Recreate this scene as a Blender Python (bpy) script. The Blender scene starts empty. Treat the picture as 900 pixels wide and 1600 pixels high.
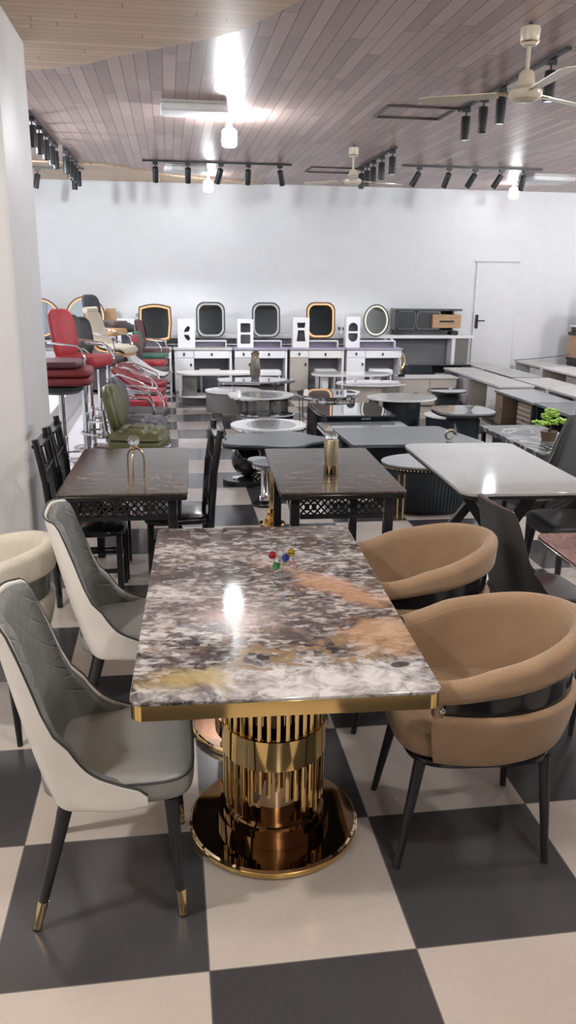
import bpy, math, random
from mathutils import Vector, Matrix
from mathutils.geometry import tessellate_polygon
random.seed(7)
PI = math.pi
SC = bpy.context.scene
COL = SC.collection

# ------------------------------------------------------------------ materials
class Nodes:
    """small helper around one material's node tree"""
    def __init__(self, name):
        self.m = bpy.data.materials.new(name); self.m.use_nodes = True
        self.t = self.m.node_tree; self.b = self.t.nodes['Principled BSDF']
        self._co = None
    def n(self, kind, **kw):
        x = self.t.nodes.new(kind)
        for k, v in kw.items(): setattr(x, k, v)
        return x
    def link(self, a, b): self.t.links.new(a, b)
    def put(self, sock, v):
        if hasattr(v, 'is_linked') or isinstance(v, bpy.types.NodeSocket): self.link(v, sock)
        elif isinstance(v, (tuple, list)) and len(v) == 3 and sock.type == 'RGBA': sock.default_value = (*v, 1)
        else: sock.default_value = v
    def co(self):
        if self._co is None: self._co = self.n('ShaderNodeTexCoord').outputs['Object']
        return self._co
    def mapping(self, scale=(1, 1, 1), rot=(0, 0, 0), loc=(0, 0, 0), vec=None):
        x = self.n('ShaderNodeMapping'); self.put(x.inputs['Vector'], vec or self.co())
        x.inputs['Scale'].default_value = scale; x.inputs['Rotation'].default_value = rot; x.inputs['Location'].default_value = loc
        return x.outputs[0]
    def noise(self, scale, detail=4, rough=.55, dist=0, vec=None):
        x = self.n('ShaderNodeTexNoise'); self.put(x.inputs['Vector'], vec or self.co())
        x.inputs['Scale'].default_value = scale; x.inputs['Detail'].default_value = detail
        x.inputs['Roughness'].default_value = rough; x.inputs['Distortion'].default_value = dist
        return x.outputs['Fac']
    def math(self, op, a, b=0, c=0, clamp=False):
        x = self.n('ShaderNodeMath', operation=op, use_clamp=clamp)
        for i, v in enumerate((a, b, c)): self.put(x.inputs[i], v)
        return x.outputs[0]
    def ramp(self, fac, stops, interp='LINEAR'):
        x = self.n('ShaderNodeValToRGB'); self.put(x.inputs[0], fac)
        x.color_ramp.interpolation = interp
        e = x.color_ramp.elements
        while len(e) < len(stops): e.new(.5)
        for el, (p, c) in zip(e, stops):
            el.position = p; el.color = (*c, 1) if len(c) == 3 else c
        return x.outputs[0]
    def mix(self, f, a, b):
        x = self.n('ShaderNodeMix', data_type='RGBA')
        self.put(x.inputs[0], f); self.put(x.inputs[6], a); self.put(x.inputs[7], b)
        return x.outputs[2]
    def xyz(self, vec=None):
        x = self.n('ShaderNodeSeparateXYZ'); self.put(x.inputs[0], vec or self.co()); return x.outputs
    def bump(self, h, strength=.3, dist=.01):
        x = self.n('ShaderNodeBump'); self.put(x.inputs['Height'], h)
        x.inputs['Strength'].default_value = strength; x.inputs['Distance'].default_value = dist
        self.link(x.outputs[0], self.b.inputs['Normal'])
    def set(self, **kw):
        names = dict(color='Base Color', rough='Roughness', metal='Metallic', coat='Coat Weight', coatr='Coat Roughness',
                     spec='Specular IOR Level', trans='Transmission Weight', ior='IOR', emit='Emission Color', emits='Emission Strength', sheen='Sheen Weight')
        for k, v in kw.items(): self.put(self.b.inputs[names[k]], v)
        return self.m

def plain(name, col, rough=.5, metal=0, var=.06, scale=6, **kw):
    N = Nodes(name)
    f = N.noise(scale, 3)
    lo = tuple(max(0, c * (1 - var)) for c in col); hi = tuple(min(1, c * (1 + var)) for c in col)
    N.set(color=N.ramp(f, [(.3, lo), (.7, hi)]), rough=rough, metal=metal, **kw)
    return N.m

def fabric(name, col, weave=420, rough=.85, strength=.25):
    N = Nodes(name)
    w1 = N.n('ShaderNodeTexWave', bands_direction='X'); w2 = N.n('ShaderNodeTexWave', bands_direction='Z')
    for w in (w1, w2):
        N.put(w.inputs['Vector'], N.co()); w.inputs['Scale'].default_value = weave / 6.3; w.inputs['Distortion'].default_value = 1.5
    h = N.math('ADD', w1.outputs['Fac'], w2.outputs['Fac'])
    f = N.noise(9, 4)
    f2 = N.math('ADD', N.math('MULTIPLY', h, .18), f)
    N.set(color=N.ramp(f2, [(.3, tuple(c * .86 for c in col)), (.9, tuple(min(1, c * 1.12) for c in col))]), rough=rough, sheen=.15)
    N.bump(h, strength, .002)
    return N.m

def leather(name, col, rough=.42, quilt=False):
    N = Nodes(name)
    f = N.noise(5, 3)
    h = N.noise(160, 2)
    if quilt:
        x, y, z = N.xyz()
        a = N.math('SINE', N.math('MULTIPLY', N.math('ADD', y, z), 42)); b = N.math('SINE', N.math('MULTIPLY', N.math('SUBTRACT', y, z), 42))
        q = N.math('MINIMUM', N.math('ABSOLUTE', a), N.math('ABSOLUTE', b))
        q = N.math('MULTIPLY', N.math('MINIMUM', q, .25), 4)
        up = N.math('MULTIPLY', N.math('GREATER_THAN', z, .56), N.math('LESS_THAN', z, 1.2))
        h = N.math('ADD', N.math('MULTIPLY', h, .15), N.math('MULTIPLY', q, up))
        N.bump(h, .35, .006)
    else:
        N.bump(h, .12, .002)
    N.set(color=N.ramp(f, [(.3, tuple(c * .92 for c in col)), (.7, tuple(min(1, c * 1.07) for c in col))]), rough=rough)
    return N.m

def wood(name, c1, c2, rough=.4, scale=1, axis=(1, 8, 8)):
    N = Nodes(name)
    f = N.noise(3 * scale, 6, .6, .6, N.mapping(axis))
    N.set(color=N.ramp(f, [(.3, c1), (.7, c2)]), rough=rough)
    return N.m

def marble(name, stops, scale=2.5, dist=1.2, rough=.08, vein=None, veinc=(.8, .8, .8), coat=.5, stretch=(1, 1, 1), spec=.5):
    N = Nodes(name)
    v = N.mapping(stretch)
    f = N.noise(scale, 8, .62, dist, v)
    c = N.ramp(f, stops)
    if vein:
        g = N.noise(vein, 5, .55, 1.8, v)
        k = N.math('SUBTRACT', 1, N.math('MULTIPLY', N.math('ABSOLUTE', N.math('SUBTRACT', g, .5)), 42), clamp=True)
        c = N.mix(N.math('MULTIPLY', k, .75), c, veinc)
    N.set(color=c, rough=rough, coat=coat, coatr=.03, spec=spec)
    return N.m

def glow(name, col, s):
    N = Nodes(name); N.set(color=(.12, .12, .12), emit=col, emits=s, rough=.4); return N.m

def main_marble():
    N = Nodes('patchwork_marble')
    x, y, z = N.xyz()
    v = N.mapping((1, 1.25, 1))
    big = N.noise(2.6, 7, .62, 1.3, N.mapping((1, 1.15, 1), loc=(2.3, .4, 0)))
    mid = N.noise(12, 8, .74, .9, v)
    crumb = N.n('ShaderNodeTexVoronoi'); N.put(crumb.inputs['Vector'], N.mapping((.75, 1.3, 1))); crumb.inputs['Scale'].default_value = 42
    cr = N.math('MULTIPLY', crumb.outputs['Distance'], .16)
    f = N.math('ADD', N.math('MULTIPLY', big, .72), N.math('ADD', N.math('MULTIPLY', mid, .50), cr))
    base = N.ramp(f, [(.565, (.012, .012, .014)), (.63, (.05, .046, .048)), (.68, (.17, .155, .152)), (.735, (.42, .40, .395)), (.82, (.66, .64, .645))])
    # brown flakes, mostly over the far half
    fl = N.noise(26, 5, .62, .5, N.mapping((.7, 1.6, 1), loc=(3.1, 1.7, 0)))
    area = N.noise(2.3, 3, .5, .5, N.mapping(loc=(5, 2, 0)))
    fm = N.math('MULTIPLY', N.math('MULTIPLY', N.math('SUBTRACT', fl, .53), 16, clamp=True), N.math('MULTIPLY', N.math('SUBTRACT', N.math('ADD', area, N.math('MULTIPLY', y, .16)), .44), 7, clamp=True), clamp=True)
    c = N.mix(N.math('MULTIPLY', fm, .7), base, (.17, .105, .072))
    vs = N.n('ShaderNodeVectorMath', operation='ADD'); N.put(vs.inputs[0], N.mapping((.62, 1.25, 1)))
    nz = N.n('ShaderNodeTexNoise'); N.put(nz.inputs['Vector'], N.co()); nz.inputs['Scale'].default_value = 22; nz.inputs['Detail'].default_value = 4
    sc = N.n('ShaderNodeVectorMath', operation='SCALE'); N.link(nz.outputs['Color'], sc.inputs[0]); sc.inputs[3].default_value = .045
    N.link(sc.outputs[0], vs.inputs[1])
    sh = N.n('ShaderNodeTexVoronoi'); N.link(vs.outputs[0], sh.inputs['Vector']); sh.inputs['Scale'].default_value = 44
    sr = N.xyz(sh.outputs['Color'])
    c = N.mix(N.math('MULTIPLY', N.math('GREATER_THAN', sr[0], .72), .6), c, (.075, .055, .05))
    c = N.mix(N.math('MULTIPLY', N.math('GREATER_THAN', sr[1], .78), .55), c, (.21, .135, .09))
    c = N.mix(N.math('MULTIPLY', N.math('GREATER_THAN', sr[2], .86), .5), c, (.66, .64, .65))
    dk = N.math('MULTIPLY', N.math('SUBTRACT', N.noise(3.2, 6, .7, 1.0, N.mapping((.8, 1.3, 1), loc=(7, 6, 0))), .505), 8, clamp=True)
    c = N.mix(N.math('MULTIPLY', dk, .7), c, (.06, .05, .055))
    wob = N.noise(7, 8, .72, 1.0, N.mapping(loc=(1, 9, 0)))
    def blob(cx, cy, rx, ry, rot, soft, amp):
        ca, sa = math.cos(rot), math.sin(rot)
        dx = N.math('SUBTRACT', x, cx); dy = N.math('SUBTRACT', y, cy)
        u = N.math('DIVIDE', N.math('ADD', N.math('MULTIPLY', dx, ca), N.math('MULTIPLY', dy, sa)), rx)
        w = N.math('DIVIDE', N.math('SUBTRACT', N.math('MULTIPLY', dy, ca), N.math('MULTIPLY', dx, sa)), ry)
        d = N.math('SQRT', N.math('ADD', N.math('MULTIPLY', u, u), N.math('MULTIPLY', w, w)))
        d = N.math('ADD', d, N.math('MULTIPLY', N.math('SUBTRACT', wob, .5), amp))
        return N.math('MULTIPLY', N.math('SUBTRACT', 1, d), soft, clamp=True)
    pink = N.mix(N.noise(7, 4), (.46, .26, .11), (.62, .33, .22))
    cloudy = N.ramp(N.noise(11, 6, .65, .6), [(.36, (.30, .27, .26)), (.55, (.72, .71, .72))])
    c = N.mix(N.math('MULTIPLY', blob(.12, -.70, .50, .15, .04, 2, 2.4), .9), c, cloudy)
    c = N.mix(N.math('MULTIPLY', blob(.25, .02, .38, .10, -.85, 1.8, 2.2), .8), c, pink)
    c = N.mix(N.math('MULTIPLY', blob(.34, -.42, .17, .17, .5, 1.8, 2.4), .8), c, N.mix(N.noise(12, 5, .6, .5), (.40, .22, .12), (.62, .40, .24)))
    c = N.mix(N.math('MULTIPLY', blob(-.27, -.66, .16, .07, 0, 1.6, 2.6), .7), c, (.46, .35, .13))
    och = N.math('MULTIPLY', N.math('GREATER_THAN', N.noise(15, 3, .5, .5, N.mapping(loc=(8, 3, 0))), .53), blob(.10, -.52, .30, .13, .1, 5, 1.2))
    c = N.mix(N.math('MULTIPLY', och, .8), c, N.mix(N.noise(20, 2), (.13, .10, .085), (.40, .25, .08)))
    c = N.mix(N.math('MULTIPLY', blob(.35, -.62, .035, .02, .3, 4, 2.0), .9), c, (.03, .025, .02))
    N.set(color=c, rough=.06, coat=.7, coatr=.02)
    return N.m

def floor_mat():
    N = Nodes('checker_tiles')
    x, y, z = N.xyz()
    u = N.math('DIVIDE', N.math('SUBTRACT', x, .0583), .6); w = N.math('DIVIDE', N.math('SUBTRACT', y, 1.8085), .6)
    s = N.math('ADD', N.math('FLOOR', u), N.math('FLOOR', w))
    par = N.math('MODULO', N.math('ADD', s, 400), 2)
    par = N.math('GREATER_THAN', par, .5)
    fu = N.math('FRACT', N.math('ADD', u, 400)); fw = N.math('FRACT', N.math('ADD', w, 400))
    def edge(q): return N.math('LESS_THAN', N.math('MINIMUM', q, N.math('SUBTRACT', 1, q)), .0032)
    g = N.math('MAXIMUM', edge(fu), edge(fw))
    n = N.noise(2.5, 5); n2 = N.noise(60, 3)
    k = N.math('ADD', N.math('MULTIPLY', n, .7), N.math('MULTIPLY', n2, .3))
    light = N.ramp(k, [(.3, (.50, .445, .40)), (.7, (.60, .54, .49))])
    dark = N.ramp(k, [(.3, (.048, .048, .053)), (.7, (.066, .066, .073))])
    c = N.mix(par, light, dark)
    c = N.mix(g, c, (.14, .13, .12))
    N.set(color=c, rough=N.math('ADD', .12, N.math('MULTIPLY', n, .12)), spec=.7)
    return N.m

def plank_mat(name, c1, c2, gap, width, length, along_y, rough):
    N = Nodes(name)
    x, y, z = N.xyz()
    if along_y: p, q = x, y
    else: p, q = y, x
    u = N.math('DIVIDE', p, width); row = N.math('FLOOR', u)
    wn = N.n('ShaderNodeTexWhiteNoise', noise_dimensions='1D'); N.put(wn.inputs['W'], row)
    q2 = N.math('ADD', N.math('DIVIDE', q, length), N.math('MULTIPLY', wn.outputs[0], 7.3))
    cell = N.math('FLOOR', q2)
    cv = N.n('ShaderNodeCombineXYZ'); N.put(cv.inputs[0], row); N.put(cv.inputs[1], cell)
    wn2 = N.n('ShaderNodeTexWhiteNoise', noise_dimensions='2D'); N.put(wn2.inputs['Vector'], cv.outputs[0])
    gr = N.noise(5, 6, .6, .4, N.mapping((6, .6, 1) if along_y else (.6, 6, 1)))
    f = N.math('ADD', N.math('MULTIPLY', wn2.outputs[0], .65), N.math('MULTIPLY', gr, .35))
    fu = N.math('FRACT', u); fq = N.math('FRACT', q2)
    e1 = N.math('LESS_THAN', N.math('MINIMUM', fu, N.math('SUBTRACT', 1, fu)), .028)
    e2 = N.math('LESS_THAN', N.math('MINIMUM', fq, N.math('SUBTRACT', 1, fq)), .0025)
    g = N.math('MAXIMUM', e1, e2)
    c = N.mix(g, N.mix(f, c1, c2), gap)
    N.set(color=c, rough=rough, spec=.36)
    N.bump(N.math('ADD', N.math('SUBTRACT', 1, g), N.math('MULTIPLY', wn2.outputs[0], .35)), .35, .004)
    return N.m

M = {}
M['floor'] = floor_mat()
M['wall'] = plain('wall_paint', (.77, .79, .82), .6, var=.02)
M['pillar'] = plain('pillar_paint', (.74, .74, .75), .45, var=.02)
M['plank'] = plank_mat('varnished_planks', (.27, .19, .168), (.54, .40, .36), (.09, .062, .055), .1, 1.1, True, .36)
M['tanplank'] = plank_mat('tan_planks', (.54, .39, .26), (.70, .53, .37), (.28, .19, .12), .085, 1.5, False, .45)
M['marble'] = main_marble()
M['gold'] = plain('polished_gold', (.78, .56, .24), .09, 1, .03)
M['golddark'] = plain('smoked_gold', (.37, .265, .175), .05, 1, .03)
M['brass'] = plain('brass_tip', (.72, .55, .30), .22, 1, .03)
M['chrome'] = plain('chrome', (.72, .73, .74), .07, 1, .02)
M['black'] = plain('black_lacquer', (.012, .013, .015), .14, 0, .1)
M['blackm'] = plain('black_steel', (.014, .015, .017), .42, 0, .1)
M['navy'] = plain('navy_black', (.016, .024, .032), .35, 0, .1)
M['grayl'] = leather('gray_leather', (.26, .263, .253), .36)
M['grayq'] = leather('gray_quilted_leather', (.145, .148, .142), .45, True)
M['cream'] = leather('cream_leather', (.76, .725, .67), .38)
M['brown'] = fabric('tan_brown_fabric', (.30, .196, .116))
M['creamf'] = fabric('cream_fabric', (.62, .57, .49))
M['darkl'] = leather('charcoal_leather', (.035, .036, .038), .5)
M['dbrown'] = leather('dark_brown_leather', (.055, .032, .026), .5)
M['smoke'] = plain('smoky_plastic', (.10, .105, .105), .08, 0, .05)
M['t2top'] = marble('dark_brown_marble', [(.30, (.022, .018, .016)), (.52, (.065, .05, .042)), (.72, (.14, .10, .08))], 5, 1.4, .16, 2.2, (.22, .14, .10), coat=0, stretch=(1, 1.6, 1), spec=.4)
M['ceramic'] = marble('white_ceramic', [(.3, (.36, .365, .37)), (.7, (.43, .435, .435))], 2, .6, .08, coat=.4)
M['pinkm'] = marble('dusty_red_marble', [(.3, (.20, .10, .09)), (.7, (.33, .18, .155))], 3, 1.2, .15, 2.6, (.14, .07, .06))
M['graytop'] = marble('gray_stone', [(.3, (.16, .17, .18)), (.7, (.24, .25, .26))], 4, .8, .10)
M['dgraytop'] = marble('dark_gray_stone', [(.3, (.075, .085, .095)), (.7, (.12, .13, .14))], 4, .8, .2, coat=0)
M['whitetop'] = marble('white_stone', [(.3, (.76, .76, .76)), (.7, (.84, .84, .84))], 3, .8, .07)
M['lilac'] = marble('gray_violet_stone', [(.3, (.28, .27, .31)), (.7, (.42, .41, .45))], 4, 1.2, .08)
M['blkmarble'] = marble('black_marble', [(.3, (.03, .033, .037)), (.7, (.075, .08, .085))], 4, 1, .2, 1.7, (.62, .60, .58), coat=0)
M['slot'] = plain('slot_black', (.006, .007, .009), .12, 0, .05)
M['gloss'] = plain('mirror_black_glass', (.05, .055, .06), .03, 0, .05, coat=1.0)
M['mgray'] = plain('matt_gray_board', (.17, .165, .155), .5, 0, .05)
M['beige'] = plain('beige_board', (.46, .42, .375), .45, 0, .05)
M['white'] = plain('white_gloss_board', (.84, .84, .88), .3, 0, .03)
M['whiteb'] = plain('white_board', (.82, .81, .80), .35, 0, .03)
M['offwhite'] = plain('pale_gray_board', (.55, .54, .53), .4, 0, .04)
M['lav'] = plain('lavender_board', (.36, .34, .43), .4, 0, .04)
M['recess'] = plain('gray_recess', (.16, .16, .18), .5, 0, .04)
M['tanb'] = wood('tan_wood', (.42, .25, .13), (.55, .35, .2), .4)
M['brnw'] = wood('taupe_wood', (.17, .12, .085), (.25, .18, .13), .45)
M['mirror'] = plain('mirror_glass', (.50, .55, .57), .015, 1, .01)
M['ledwarm'] = glow('warm_led', (.95, .46, .15), 1.0)
M['ledoff'] = plain('unlit_led_strip', (.45, .46, .46), .3)
M['ledpale'] = glow('pale_led', (.95, .95, .78), .7)
M['bulb'] = glow('bulb_glow', (.94, .97, 1), 190)
M['bulbdim'] = glow('bulb_glow_by_wall', (.94, .97, 1), 50)
M['fillstrong'] = glow('strong_added_fill', (.88, .94, 1), 880)  # strongest glow, only for the added bulbs out of view
M['fillwarm'] = glow('warm_added_fill', (1, .98, .95), 620)  # glow of added, unseen fill bulbs on the near side
M['fillweak'] = glow('weak_added_fill', (1, .98, .95), 300)  # weaker glow for the other added bulbs out of frame
M['spotface'] = glow('spot_face', (.95, .97, 1), 30)
M['diff'] = plain('opal_diffuser', (.80, .80, .80), .5)
M['beigep'] = plain('ivory_enamel', (.58, .52, .40), .3)
M['leaf'] = plain('leaf_green', (.30, .50, .08), .5, 0, .3, 30)
M['bark'] = plain('bark', (.05, .04, .028), .8)
M['pot'] = plain('brown_pot', (.10, .065, .04), .5)
def glassy(name, col, rough=.03):
    N = Nodes(name); N.set(color=col, rough=rough, trans=.9, ior=1.5); return N.m
M['crystal'] = glassy('crystal', (.9, .93, .92)); M['cred'] = glassy('red_crystal', (.7, .02, .04)); M['cblue'] = glassy('blue_crystal', (.02, .07, .55))
M['cgreen'] = glassy('green_crystal', (.02, .45, .12)); M['cyel'] = glassy('yellow_crystal', (.75, .55, .03)); M['cpink'] = glassy('pink_crystal', (.85, .55, .65))
M['bronze'] = plain('bronze', (.22, .20, .16), .3, .6, .25, 20)
SEAT = {k: leather('seat_' + k, c, .45) for k, c in dict(olive=(.095, .10, .038), slate=(.085, .09, .105), black=(.022, .025, .027), red=(.42, .03, .045),
        crimson=(.28, .018, .035), white=(.58, .58, .58), maroon=(.085, .022, .03), darkred=(.20, .022, .028), charcoal=(.05, .048, .052), navy=(.02, .028, .042), cream=(.56, .50, .40),
        tan=(.58, .33, .13), coffee=(.10, .07, .06), green=(.03, .11, .075)).items()}

# ------------------------------------------------------------------ mesh builder
def rrect(w, d, r, n=6):
    out = []
    for cx, cy, a0 in ((w/2-r, d/2-r, 0), (-w/2+r, d/2-r, 90), (-w/2+r, -d/2+r, 180), (w/2-r, -d/2+r, 270)):
        for i in range(n + 1):
            a = math.radians(a0 + 90*i/n); out.append((cx + r*math.cos(a), cy + r*math.sin(a)))
    return out
def ell(rx, ry, n=48): return [(rx*math.cos(2*PI*i/n), ry*math.sin(2*PI*i/n)) for i in range(n)]
def sup(rx, ry, e, n=56):
    f = lambda c: math.copysign(abs(c)**(2/e), c)
    return [(rx*f(math.cos(2*PI*i/n)), ry*f(math.sin(2*PI*i/n))) for i in range(n)]
def arc(cx, cy, r, a0, a1, n): return [(cx + r*math.cos(math.radians(a0+(a1-a0)*i/n)), cy + r*math.sin(math.radians(a0+(a1-a0)*i/n))) for i in range(n+1)]

class MB:
    def __init__(s): s.v = []; s.f = []
    def add(s, vs, fs, mat=None):
        o = len(s.v)
        s.v += [tuple(mat @ Vector(p)) if mat is not None else tuple(p) for p in vs]
        s.f += [tuple(i + o for i in f) for f in fs]; return s
    def box(s, x0, y0, z0, x1, y1, z1, mat=None):
        vs = [(x, y, z) for x in (x0, x1) for y in (y0, y1) for z in (z0, z1)]
        return s.add(vs, [(0,1,3,2), (4,6,7,5), (0,4,5,1), (2,3,7,6), (0,2,6,4), (1,5,7,3)], mat)
    def beam(s, p0, p1, w, h, up=(0, 0, 1)):
        p0, p1 = Vector(p0), Vector(p1); d = p1 - p0; z = d.normalized(); u = Vector(up)
        if abs(z.dot(u)) > .98: u = Vector((0, 1, 0))
        x = z.cross(u).normalized(); y = x.cross(z)
        m = Matrix((x, y, z)).transposed().to_4x4(); m.translation = p0
        return s.box(-w/2, -h/2, 0, w/2, h/2, d.length, m)
    def prism(s, pts, z0, z1, mat=None, holes=()):
        loops = [list(pts)] + [list(h) for h in holes]
        flat = [p for l in loops for p in l]; n = len(flat)
        if holes: tris = tessellate_polygon([[Vector((x, y, 0)) for x, y in l] for l in loops])
        else: tris = [tuple(range(n))]
        vs = [(x, y, z0) for x, y in flat] + [(x, y, z1) for x, y in flat]
        fs = []
        for t in tris:
            fs.append(tuple(reversed(t))); fs.append(tuple(i + n for i in t))
        o = 0
        for l in loops:
            k = len(l)
            for i in range(k):
                a, b = o + i, o + (i+1) % k; fs.append((a, b, b+n, a+n))
            o += k
        return s.add(vs, fs, mat)
    def lathe(s, prof, c=(0, 0, 0), n=28, mat=None):
        vs = []; fs = []; k = len(prof)
        for r, z in prof:
            for i in range(n):
                a = 2*PI*i/n; vs.append((c[0] + r*math.cos(a), c[1] + r*math.sin(a), c[2] + z))
        for j in range(k-1):
            for i in range(n):
                a, b = j*n+i, j*n+(i+1) % n; fs.append((a, b, b+n, a+n))
        if prof[0][0] > 1e-5: fs.append(tuple(range(n-1, -1, -1)))
        if prof[-1][0] > 1e-5: fs.append(tuple(range((k-1)*n, k*n)))
        return s.add(vs, fs, mat)
    def cyl(s, p0, p1, r0, r1=None, n=14):
        r1 = r0 if r1 is None else r1
        return s.tube([p0, p1], [r0, r1], n)
    def tube(s, pts, r, n=10, closed=False, flat=1.0):
        P = [Vector(p) for p in pts]; k = len(P); R = r if isinstance(r, (list, tuple)) else [r]*k
        vs = []; fs = []; prev = None
        for i in range(k):
            if closed: t = P[(i+1) % k] - P[i-1]
            else: t = P[min(i+1, k-1)] - P[max(i-1, 0)]
            t.normalize()
            if prev is None:
                u = Vector((0, 0, 1)) if abs(t.z) < .9 else Vector((1, 0, 0))
                x = t.cross(u).normalized()
            else:
                x = (prev - t*prev.dot(t)).normalized()
            prev = x; y = t.cross(x)
            for j in range(n):
                a = 2*PI*j/n; vs.append(P[i] + x*(R[i]*math.cos(a)) + y*(R[i]*flat*math.sin(a)))
        for i in range(k if closed else k-1):
            for j in range(n):
                a, b = i*n+j, i*n+(j+1) % n; c, d = ((i+1) % k)*n+j, ((i+1) % k)*n+(j+1) % n
                fs.append((a, b, d, c))
        if not closed: fs += [tuple(range(n-1, -1, -1)), tuple(range((k-1)*n, k*n))]
        return s.add(vs, fs)
    def ball(s, c, r, n=16, sc=(1, 1, 1), mat=None):
        prof = [(max(1e-6, math.sin(PI*i/(n//2+2)))*1, -math.cos(PI*i/(n//2+2))) for i in range(n//2+3)]
        m = Matrix.Translation(c) @ (mat or Matrix()) @ Matrix.Diagonal((r*sc[0], r*sc[1], r*sc[2], 1))
        return s.lathe(prof, (0, 0, 0), n, m)
    def loft(s, rows, closed=True, caps=True):
        k = len(rows); n = len(rows[0]); vs = [p for r in rows for p in r]; fs = []
        for i in range(k-1):
            for j in range(n if closed else n-1):
                a, b = i*n+j, i*n+(j+1) % n; fs.append((a, b, b+n, a+n))
        if caps and closed: fs += [tuple(range(n-1, -1, -1)), tuple(range((k-1)*n, k*n))]
        return s.add(vs, fs)
    def wall(s, plan, zb, zt, o0, o1, S, nv=8):
        """curved padded wall along the plan curve, between outward offsets o0 (outer) and o1 (inner)"""
        rows = []
        for t in S:
            b, e, a0, a1 = zb(t), zt(t), o0(t), o1(t)
            r = min(abs(a0-a1)/2, (e-b)/2.2); mid = (a0+a1)/2; h = abs(a0-a1)/2
            def pt(o, z):
                x, y = plan(t, z); xa, ya = plan(t-.004, z); xb, yb = plan(t+.004, z)
                tx, ty = xb-xa, yb-ya; l = math.hypot(tx, ty) or 1
                return (x + o*ty/l*-1, y + o*tx/l, z)
            loop = []
            for i in range(nv+1): loop.append(pt(mid+h, b + r + (e-b-2*r)*i/nv))
            for i in range(1, 6): loop.append(pt(mid + h*math.cos(PI*i/6), e - r + r*math.sin(PI*i/6)))
            for i in range(nv+1): loop.append(pt(mid-h, e - r - (e-b-2*r)*i/nv))
            for i in range(1, 6): loop.append(pt(mid - h*math.cos(PI*i/6), b + r - r*math.sin(PI*i/6)))
            rows.append(loop)
        return s.loft(rows)
    def build(s, name, mat, parent=None, bev=0, angle=38, seg=2):
        me = bpy.data.meshes.new(name); me.from_pydata(s.v, [], s.f); me.validate(); me.update()
        import bmesh
        b = bmesh.new(); b.from_mesh(me); bmesh.ops.recalc_face_normals(b, faces=b.faces); b.to_mesh(me); b.free()
        me.shade_smooth(); me.set_sharp_from_angle(angle=math.radians(angle))
        me.materials.append(mat)
        o = bpy.data.objects.new(name, me); COL.objects.link(o)
        if parent: o.parent = parent
        if bev:
            m = o.modifiers.new('edge', 'BEVEL'); m.width = bev; m.segments = seg; m.limit_method = 'ANGLE'; m.angle_limit = math.radians(40); m.harden_normals = False
        return o

def tag(o, label, cat, group=None, kind=None):
    o['label'] = label; o['category'] = cat
    if group: o['group'] = group
    if kind: o['kind'] = kind
    return o
def thing(name, label, cat, loc=(0, 0, 0), rz=0, group=None):
    o = bpy.data.objects.new(name, None); COL.objects.link(o); o.location = loc; o.rotation_euler = (0, 0, math.radians(rz))
    o.empty_display_size = .1
    return tag(o, label, cat, group)
def struct(name, mb, mat, bev=0):
    o = mb.build(name, mat, None, bev); o['kind'] = 'structure'; return o
KIDS = {}
def kids(o):
    return [c for c in bpy.data.objects if c.parent == o]
def copy_tree(root, label, loc, rz=0, group=None, swap=None):
    """a copy of a thing with its parts and sub-parts; swap gives some parts another material"""
    r = root.copy(); COL.objects.link(r); r.location = loc; r.rotation_euler = (0, 0, math.radians(rz)); r['label'] = label
    if group: r['group'] = group
    for ch in kids(root):
        c = ch.copy(); COL.objects.link(c); c.parent = r
        if swap and ch.name.split('.')[0] in swap:
            c.data = c.data.copy(); c.data.materials[0] = swap[ch.name.split('.')[0]]
        for g in kids(ch):
            d = g.copy(); COL.objects.link(d); d.parent = c
    return r
def interp(x, tab):
    for (x0, y0), (x1, y1) in zip(tab, tab[1:]):
        if x <= x1:
            t = 0 if x1 == x0 else max(0, (x-x0)/(x1-x0)); return y0 + (y1-y0)*t
    return tab[-1][1]
def spline(x, tab):
    """monotone-ish smooth interpolation (Catmull-Rom on the table)"""
    n = len(tab)
    if x <= tab[0][0]: return tab[0][1]
    if x >= tab[-1][0]: return tab[-1][1]
    for i in range(n-1):
        if x <= tab[i+1][0]:
            x0, y0 = tab[i]; x1, y1 = tab[i+1]; h = x1-x0; t = (x-x0)/h
            d = lambda j: 0 if j in (0, n-1) else (tab[j+1][1]-tab[j-1][1])/(tab[j+1][0]-tab[j-1][0])
            m0, m1 = d(i)*h, d(i+1)*h
            return (2*t**3-3*t*t+1)*y0 + (t**3-2*t*t+t)*m0 + (-2*t**3+3*t*t)*y1 + (t**3-t*t)*m1
# ------------------------------------------------------------------ the room
CZ = 3.36; WY = 14.1; XL, XR, YF = -3.0, 8.6, -5.5
struct('floor', MB().box(XL, YF, -.1, XR, WY, 0), M['floor'])
struct('ceiling', MB().box(XL, YF, CZ, XR, WY, CZ+.1), M['plank'])
# tan boarded field of the ceiling with its curved edge (front) and the one by the back wall
front = [(-2.99, -5.4), (1.6, -5.4), (1.5, 1.0), (1.2, 3.2), (.86, 4.75), (.50, 5.56), (.37, 5.72), (.20, 5.89), (-.01, 6.08), (-.32, 6.36), (-.52, 6.58), (-.75, 6.76), (-.98, 6.86), (-1.5, 6.95), (-2.99, 7.0)]
t = MB().prism(front, CZ-.022, CZ-.001); t = struct('ceiling_tan_front', t, M['tanplank'])
back = [(-2.99, 12.0), (-1.73, 12.05), (-1.2, 12.1), (-.85, 12.2), (-.55, 12.45), (-.2, 12.85), (.15, 13.2), (.55, 13.45), (1.1, 13.7), (1.6, 14.05), (-2.99, 14.05)]
struct('ceiling_tan_back', MB().prism(back, CZ-.022, CZ-.001), M['tanplank'])
struct('wall_back', MB().box(XL, WY, 0, XR, WY+.15, CZ), M['wall'])
struct('wall_left', MB().box(XL-.15, YF, 0, XL, WY, CZ), M['wall'])
struct('wall_right', MB().box(XR, YF, 0, XR+.15, WY, CZ), M['wall'])
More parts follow.
